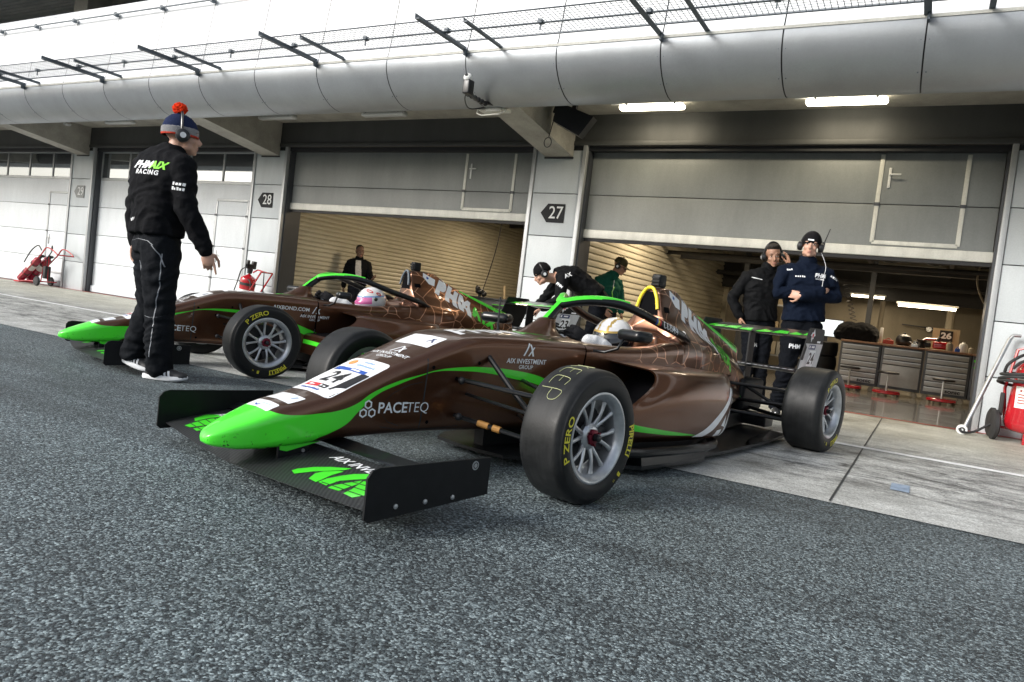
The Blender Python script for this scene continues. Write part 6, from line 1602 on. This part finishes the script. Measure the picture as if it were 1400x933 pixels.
# right: big wheeled cylinder cut by the frame
e = empty('fire_extinguisher', (.93, 8.42, 0), 0, 'large red wheeled extinguisher with coiled black hose at the edge of the photo', 'extinguisher')
mb = MB(); P = smooth_line([(0, .0, 0), (.14, .005, 0), (.19, .06, 0), (.195, .15, 0), (.195, .52, 0), (.19, .60, 0), (.14, .68, 0), (.05, .715, 0), (.04, .74, 0), (0, .74, 0)], 4)
mb.lathe([(max(0, p[0]), p[1]) for p in P], 0, 40, M=T(0, 0, .10) @ RY(radians(5)))
Mx = T(0, 0, .10) @ RY(radians(5)); bb = bvh_of([mb]); tf = (lambda u, v: (u-.01, -.8, v+.44))
project(mb, poly2d([(-.12, -.10), (.13, -.10), (.13, .10), (-.12, .10)], .03), bb, tf, (0, 1, 0), .0015, 1, maxd=1.5)
project(mb, marks2d(.18, .026, 7, 8), bb, (lambda u, v: tf(u, v+.065)), (0, 1, 0), .003, 2, maxd=1.5)
for k in range(4): project(mb, poly2d([(-.10, .02-.026*k), (.10, .02-.026*k), (.10, .030-.026*k), (-.10, .030-.026*k)], .03), bb, tf, (0, 1, 0), .003, 2, maxd=1.5)
project(mb, poly2d([(-.12, .16), (.10, .16), (.10, .20), (-.12, .20)], .03), bb, tf, (0, 1, 0), .0015, 1, maxd=1.5)
mb.build('cylinder', ['red_enamel', 'label_white', 'paint_red'], e)
mb = MB(); mb.box((-.03, -.14, 0), (.07, -.02, .13), 0, bev=.008); mb.tube([(-.02, 0, .12), (-.20, .05, .13)], .012, 0, 8); mb.tube([(-.17, .1, .2), (-.20, .12, .5), (-.14, .12, .88), (.0, .1, .94)], .014, 0, 8); mb.build('frame', 'red_enamel', e)
for y in (-.02, .26): mb = MB(); mb.lathe([(0, -.02), (.05, -.024), (.12, -.028), (.145, -.014), (.145, .014), (.12, .028), (.05, .024), (0, .02)], 0, 34, M=T(-.255, y+.03, .145) @ RZ(pi/2+.15), axis='y'); mb.build('wheel', 'rubber_black', e)
mb = MB()
for k in range(3):
    pts = [( -.06+(.19+.008*k)*cos(a)*1.05, -.02+(.20+.01*k)*sin(a), .665-.055*k+.03*cos(a+k)) for a in [2*pi*i/28 for i in range(29)]]; mb.tube(pts, .0145, 0, 8)
mb.tube(smooth_line([(-.24, -.1, .66), (-.22, -.14, .74), (-.12, -.12, .83), (-.0, -.05, .87), (.08, 0, .88)], 5), .0145, 0, 8); mb.tube(smooth_line([(-.18, -.14, .70), (-.12, -.16, .77), (.0, -.15, .80), (.1, -.1, .78)], 5), .0145, 0, 8)
mb.tube(smooth_line([(-.26, .05, .16), (-.40, .0, .05), (-.50, -.05, .03), (-.53, -.04, .06)], 5), .012, 0, 8)
mb.box((-.235, -.02, .24), (-.20, .06, .46), 0, bev=.01); mb.build('hose', 'rubber_black', e)
mb = MB(); mb.lathe([(.0, .0), (.04, 0), (.04, .05), (0, .055)], 0, 20, M=T(.02, 0, .84)); mb.lathe([(.0, .0), (.028, 0), (.028, .02), (0, .02)], 1, 20, M=T(.0, -.05, .87) @ RX(pi/2)); mb.build('valve', ['steel', 'label_white'], e)
# steel bar on a small wheel, leaning on the wall
e = empty('jack_bar', (.433, 8.42, 0), 0, 'bare steel bar on a small wheel leaning against the white pillar', 'jack bar')
mb = MB(); top_ = V((.30, .38, .985)); mb.tube([(0, 0, .04), top_], .020, 0, 10, flat=((0, 1, 0), .8)); mb.tube(smooth_line([top_, top_+V((.03, .01, .035)), top_+V((.09, .01, .04))], 4), .018, 0, 10); mb.build('bar', 'steel', e)
mb = MB(); mb.lathe([(0, -.02), (.012, -.02), (.014, -.018), (.045, -.018), (.05, -.01), (.05, .01), (.045, .018), (0, .018)], 0, 26, M=T(-.01, -.02, .05), axis='y'); mb.lathe([(.012, -.022), (.026, -.022)], 1, 20, M=T(-.01, -.02, .05), axis='y'); mb.build('wheel', ['white_plastic', 'plastic_black'], e)

# ------------------------------------------------------------------ inside the right garage
CY = 13.62
def cabinet(x0, x1, style, label):
    e = empty('tool_cabinet', ((x0+x1)/2, CY+.3, 0), 0, label, 'tool cabinet', 'tool cabinets along the garage')
    w_ = (x1-x0)/2; mb = MB(); mb.box((-w_, -.30, .10), (w_, .30, .795), 0, bev=.006); mb.build('carcass', 'frame_dark', e)
    fr = []
    if style == 'drawers': zs = [.14 + .0905*i for i in range(8)]
    elif style == 'mixed': zs = [.14, .50, .58, .66, .775]
    else: zs = [.14, .775]
    for a, c in zip(zs, zs[1:]):
        mb = MB(); mb.box((-w_+.035, -.322, a+.006), (w_-.035, -.301, c-.006), 0, bev=.004)
        if c-a < .2: mb.box((-w_+.04, -.334, c-.022), (w_-.04, -.323, c-.014), 1)
        o = mb.build('drawer' if c-a < .2 else 'cupboard_door', ['cab_grey', 'steel', 'slot_black', 'green_print'], e)
    mb = MB(); mb.box((-w_-.004, -.335, .797), (w_+.004, .31, .83), 0, bev=.006); mb.build('worktop', 'wood_top', e)
    for x in (-w_+.08, w_-.08): mb = MB(); mb.lathe([(0, -.018), (.045, -.018), (.05, -.008), (.05, .008), (.045, .018), (0, .018)], 0, 20, M=T(x, -.24, .05), axis='y'); mb.box((x-.02, -.27, .05), (x+.02, -.21, .10), 0); mb.build('caster', 'inner_wall', e)
    mb = MB()
    if style != 'plain':
        V2, F2 = text2d('sonic', size=.085, bold=.03, sx=1.2); 
        if style == 'drawers': mb.add([(w_-.20+p[0], -.3265, .185+p[1]) for p in V2], F2, 0); mb.build('brand_print', 'slot_black', e, fix=False, sharp=None)
    else:
        V2, F2 = text2d('70', size=.17, bold=.06, sx=1.2); mb.add([(p[0]*1.0+.02, -.3265, .66+p[1]) for p in V2], F2, 0); mb.build('green_numbers', 'green_print', e, fix=False, sharp=None)
    return e
cabinet(-1.22, -.60, 'drawers', 'grey drawer cabinet with the maker\'s name, leftmost in the row beside the tyres')
cabinet(-.59, .03, 'mixed', 'grey cabinet with drawers over a plain cupboard, second in the row')
cabinet(.04, .68, 'drawers', 'grey drawer cabinet under the card with number 26')
cabinet(.69, .90, 'plain', 'narrow grey cabinet with a green number 70 at the right end')
def stool(x, y, label):
    e = empty('mechanic_stool', (x, y, 0), 0, label, 'stool', 'rolling stools with black seats')
    mb = MB(); mb.lathe([(0, .36), (.13, .36), (.155, .37), (.155, .392), (.13, .40), (0, .40)], 0, 28); mb.build('seat', 'plastic_black', e)
    mb = MB(); mb.tube([(0, 0, .08), (0, 0, .37)], .013, 0, 8); mb.build('post', 'steel', e)
    mb = MB(); mb.lathe([(0, .045), (.19, .045), (.205, .055), (.205, .085), (.19, .095), (0, .09)], 0, 28); mb.build('tray', 'red_enamel', e)
    for k in range(5): a = 2*pi*k/5+.3; mb = MB(); mb.lathe([(0, -.01), (.025, -.01), (.025, .01), (0, .01)], 0, 14, M=T(.18*cos(a), .18*sin(a), .025) @ RZ(a), axis='y'); mb.build('caster', 'inner_wall', e)
stool(-1.0, 13.28, 'rolling stool in front of the leftmost cabinet, half behind the rear tyre'); stool(-.43, 13.1, 'rolling stool in front of the plain cupboard door'); stool(.33, 13.0, 'rolling stool standing before the cabinet under number 26')
def race_tyre(x, y, z, label):
    mb = MB(); h, R = .125, .285
    mb.lathe([(.18, -h*.9), (.21, -h), (.25, -h), (R-.01, -h*.85), (R, 0), (R-.01, h*.85), (.25, h), (.21, h), (.18, h*.9)], 0, 40, M=T(0, 0, h))
    mb.lathe([(.18, -h*.9), (.16, -h*.2), (.16, h*.3), (.18, h*.9)], 1, 30, M=T(0, 0, h))
    tag(mb.build('spare_tyre', ['tyre_wall', 'rim_silver'], loc=(x, y, z)), label, 'tyre', 'tyres stacked beside the cabinets')
for k, l in enumerate(('bottom tyre of the stack left of the cabinets', 'middle tyre of the stack left of the cabinets', 'top tyre of the stack left of the cabinets')): race_tyre(-1.56, 13.9, .006+.252*k, l)
# black covered bulk on the bench
mb = MB()
for c, r_ in (((-.12, 0, .14), (.22, .2, .17)), ((.08, 0, .16), (.22, .2, .16)), ((.22, 0, .12), (.12, .18, .15)), ((-.25, 0, .10), (.12, .16, .11))): mb.ell(c, r_, 0)
mb.box((-.32, -.18, .0), (.32, .18, .12), 0)
tag(blob(mb, .018, 2, .012, 14).build('covered_equipment', 'jacket_black', loc=(-1.02, 13.95, .832), fix=False, sharp=None), 'lumpy black cover draped over equipment on the leftmost cabinet', 'cover')
# pale monitor behind the standing men
e = empty('monitor', (-1.58, 14.6, 0), 0, 'pale lit screen seen beside the man with crossed arms', 'monitor')
mat('screen', (.5, .55, .58), .4, emit=(.62, .74, .80), estr=.6)
mb = MB(); mb.box((-.30, -.01, .86), (.26, .01, 1.16), 0); mb.build('screen', 'screen', e)
mb = MB(); mb.box((-.315, -.005, .845), (.275, .03, 1.175), 0, bev=.004); mb.box((-.03, .01, 0), (.03, .06, .9), 0); mb.box((-.2, -.1, .0), (.2, .15, .03), 0); mb.build('stand', 'plastic_black', e)
# second white sheet right of the cover
mb = MB(); mb.box((-.02, 0, 0), (.03, .02, .27), 0, bev=.004); tag(mb.build('white_board', 'white_plastic', loc=(-.66, 14.1, .832)), 'narrow white board standing beside the black cover', 'board')
# helmet like black dome on bench
mb = MB(); mb.lathe([(0, 0), (.09, 0), (.12, .04), (.125, .10), (.10, .16), (.05, .19), (.02, .195), (.02, .22), (0, .225)], 0, 28); mb.box((-.10, -.02, .0), (.10, .02, .03), 0); tag(mb.build('round_blower', 'plastic_black', loc=(-.30, 13.9, .832)), 'round black blower standing on the middle cabinet', 'blower')
# card with number 26
e = empty('garage_card', (.30, 14.15, .832), 0, 'tan card with a black square reading 26 standing on the cabinets', 'sign')
mb = MB(); mb.box((-.20, 0, .0), (.19, .015, .36), 0); mb.build('card', 'tan_card', e)
mb = MB(); mb.box((-.095, -.008, .15), (.095, -.001, .33), 0); V2, F2 = text2d('26', size=.135, bold=.04, sx=1.15); mb.add([(p[0], -.0095, .242+p[1]) for p in V2], F2, 1); mb.build('number_square', ['slot_black', 'print_white'], e, fix=False)
# red machine, cups and bottles
e = empty('power_tool', (.12, 13.8, .832), 0, 'red and black power tools lying on the cabinet under number 26', 'power tool')
mb = MB(); mb.box((-.28, -.06, .02), (-.02, .06, .10), 0, bev=.02); mb.box((.0, -.08, .01), (.22, .06, .13), 1, bev=.03); mb.tube([(-.30, 0, .06), (-.42, 0, .07)], .018, 0, 8); mb.tube([(-.16, 0, .10), (-.10, 0, .15), (.08, 0, .16)], .022, 1, 8); mb.tube([(.05, -.02, .12), (.10, -.03, .2)], .03, 0, 8); mb.build('tool_body', ['plastic_black', 'red_enamel'], e)
for x, y, m_, r_, h_, l in ((.36, 13.72, 'inner_wall', .05, .15, 'beige cup in front of the tan card'), (.55, 13.8, 'label_white', .06, .17, 'pale bottle right of the tan card'), (.66, 13.7, 'inner_wall', .045, .10, 'small beige pot at the right end of the worktop')):
    mb = MB(); mb.lathe([(0, 0), (r_, 0), (r_*1.02, h_*.6), (r_*.8, h_*.8), (r_*.35, h_*.88), (r_*.35, h_), (0, h_)], 0, 20); tag(mb.build('bottle', m_, loc=(x, y, .832)), l, 'bottle')
mb = MB(); mb.lathe([(.02, 0), (.07, .0), (.045, .08), (.08, .13), (.078, .132), (0, .08)], 0, 20); tag(mb.build('funnel', 'plastic_black', loc=(-.04, 13.75, .832)), 'black funnel left of the red tools', 'funnel')
# cables hanging in the garage
mb = MB(); mb.tube(smooth_line([(.62, 13.6, 2.3), (.60, 13.6, 1.95), (.72, 13.6, 1.65), (.88, 13.6, 1.45), (.86, 13.6, 1.2)], 6), .014, 0, 8); tag(mb.build('hanging_hose', 'inner_wall'), 'beige hose hanging from the ceiling at the right of the garage', 'hose')
mb = MB(); pts = [(-1.25+.02*i/6+.05*cos(i*1.0), 13.4, 1.75-.0105*i) for i in range(58)]; mb.tube(pts, .006, 0, 6); tag(mb.build('coiled_cable', 'plastic_black'), 'coiled black cable hanging beside the pale screen', 'cable')
mb = MB(); mb.tube(smooth_line([(-7.35, 12.3, 2.4), (-7.4, 12.3, 1.9), (-7.5, 12.3, 1.4), (-7.62, 12.3, .95)], 6), .010, 0, 6); tag(mb.build('hanging_cable', 'plastic_black'), 'thin black cable hanging in the left garage', 'cable')
# left garage: dark trolley with green drawers, small bits
e = empty('tool_trolley', (-7.35, 12.6, 0), 0, 'dark trolley with green edged drawers in the left garage', 'trolley')
mb = MB(); mb.box((-1.0, -.3, .12), (1.3, .3, .80), 0, bev=.01); mb.build('carcass', 'frame_dark', e)
for k in range(6): mb = MB(); mb.box((.0, -.32, .20+.09*k), (.62, -.302, .275+.09*k), 0, bev=.003); mb.box((.0, -.328, .262+.09*k), (.62, -.321, .270+.09*k), 1); mb.build('drawer', ['plastic_black', 'green_print'], e)
mb = MB(); mb.box((-1.02, -.33, .80), (1.32, .31, .84), 0, bev=.005); mb.build('worktop', 'plastic_black', e)
mb = MB(); mb.ell((0, 0, .10), (.10, .08, .06), 0); mb.ell((-.06, 0, .16), (.05, .05, .06), 0); mb.ell((.1, 0, .06), (.06, .05, .06), 0); mb.tube([(0, 0, 0), (0, 0, .08)], .03, 0, 8); tag(mb.build('torque_wrench_head', 'plastic_black', loc=(-7.80, 12.5, .842)), 'small dark tool with rounded parts on the dark trolley', 'tool')
mb = MB(); mb.tube([(0, 0, 0), (-.03, 0, .26)], [.022, .026], 0, 10); tag(mb.build('wooden_handle', 'tan_card', loc=(-7.22, 12.5, .842)), 'upright wooden handle on the dark trolley', 'handle')
# screens and clutter behind the man in green
mb = MB(); mb.box((-.25, -.2, 0), (.25, .2, .75), 0, bev=.01); mb.box((-.28, -.1, .76), (.3, .1, .95), 0, bev=.02); tag(mb.build('equipment_box', 'frame_dark', loc=(-2.75, 14.2, 0)), 'dark equipment box at the end of the roller wall', 'box')

# ------------------------------------------------------------------ the tubes that light the garages
def tube_lamp(x, y, z, L_, label, energy=26, lit=True, down=True):
    e = empty('tube_lamp', (x, y, z), 0, label, 'tube lamp', 'lit tubes in the garages')
    mb = MB(); mb.tube([(-L_/2, 0, 0), (L_/2, 0, 0)], .022, 0, 10); mb.build('tube', 'tube_on', e)
    mb = MB(); mb.box((-L_/2-.03, -.04, .026), (L_/2+.03, .04, .06), 0); mb.build('fitting', 'rail_white', e)
    la = bpy.data.lights.new('tube_light', 'AREA'); la.shape = 'RECTANGLE'; la.size = L_; la.size_y = .15; la.energy = energy*.62; la.color = (1, .80, .55)
    lo = bpy.data.objects.new('tube_light', la); COL.objects.link(lo); lo.parent = e; lo.location = (0, 0, -.04)
tube_lamp(-.34, 14.0, 2.113, .94, 'lit tube high over the cabinets', 22)
tube_lamp(-.04, 14.35, 1.53, .86, 'lit tube just above the card with 26', 11)
tube_lamp(-1.90, 14.0, 2.10, .92, 'lit tube glimpsed between the two standing men', 18)
tube_lamp(-1.10, 16.4, 1.75, .6, 'short tube glowing beside the coiled cable', 10)
tube_lamp(-3.1, 11.2, 2.66, 1.3, 'lit tube near the roller wall of the right garage', 62)
tube_lamp(-6.9, 11.2, 2.66, 1.3, 'lit tube near the door of the left garage', 60)
tube_lamp(-7.8, 14.4, 2.66, 1.3, 'lit tube deep in the left garage', 50)

# shelving and odds and ends deep in the right garage
e = empty('shelf_rack', (-2.75, 15.6, 0), 0, 'metal shelving with boxes beyond the end of the roller wall', 'shelving')
mb = MB()
for x in (-.6, .6):
    for y in (-.2, .2): mb.box((x-.02, y-.02, 0), (x+.02, y+.02, 1.9), 0)
mb.build('uprights', 'frame_dark', e)
random.seed(9)
for z in (.35, .85, 1.35, 1.85):
    mb = MB(); mb.box((-.62, -.22, z), (.62, .22, z+.03), 0); mb.build('shelf', 'steel', e)
for z in (.38, .88, 1.38):
    x = -.55; nb = 0
    while x < .42:
        mm, cn = random.choice([('plastic_black', 'black'), ('tan_card', 'tan'), ('cab_grey', 'grey'), ('paint_red', 'red'), ('inner_wall', 'beige')])
        w_ = random.uniform(.16, .30); h_ = random.uniform(.14, .34); mb = MB(); mb.box((x, -.17, 0), (x+w_-.02, .17, h_), 0, bev=.006)
        tag(mb.build('storage_box', mm, loc=(-2.75, 15.6, z)), f"{cn} box, {['first', 'second', 'third', 'fourth', 'fifth', 'sixth', 'seventh'][nb]} from the left on the {['lowest', 'middle', 'upper'][int(z*2)]} shelf of the shelving", 'box', 'boxes on the shelving'); x += w_; nb += 1
e = empty('wall_lamp', (.05, 17.3, 1.25), 0, 'small round lamp on a bracket on the back wall', 'lamp')
mb = MB(); mb.lathe([(0, -.03), (.05, -.03), (.06, 0), (.05, .03), (0, .03)], 0, 20, axis='y'); mb.build('lamp_body', 'steel', e)
mb = MB(); mb.tube([(-.5, 0, .05), (.35, 0, .02)], .012, 0, 6); mb.tube([(0, 0, 0), (0, .1, 0)], .012, 0, 6); mb.build('bracket', 'frame_dark', e)
for x, y, w_, h_, m_, l in ((-.52, 13.75, .16, .07, 'paint_red', 'low red box beside the black cover'), (-.13, 13.62, .10, .05, 'steel', 'small steel tray on the middle cabinet'), (.47, 13.66, .07, .05, 'print_blue', 'small blue box among the bottles')):
    mb = MB(); mb.box((-w_/2, -.05, 0), (w_/2, .05, h_), 0, bev=.006); mb.tube([(-w_*.3, 0, h_), (0, 0, h_+.03), (w_*.3, 0, h_)], .006, 0, 6); tag(mb.build('small_box', m_, loc=(x, y, .832)), l, 'box')
for k, x in enumerate((-.95, -.30, .35)):
    mb = MB(); mb.tube(smooth_line([(x, 13.9, 2.6), (x+.1, 13.9, 2.28), (x+.35, 13.9, 2.2), (x+.6, 13.9, 2.35), (x+.62, 13.9, 2.62)], 5), .012, 0, 6)
    tag(mb.build('looped_cable', 'plastic_black'), ['looped cable under the ceiling above the black cover', 'looped cable under the ceiling above the plain cupboard', 'looped cable under the ceiling above the card with 26'][k], 'cable')
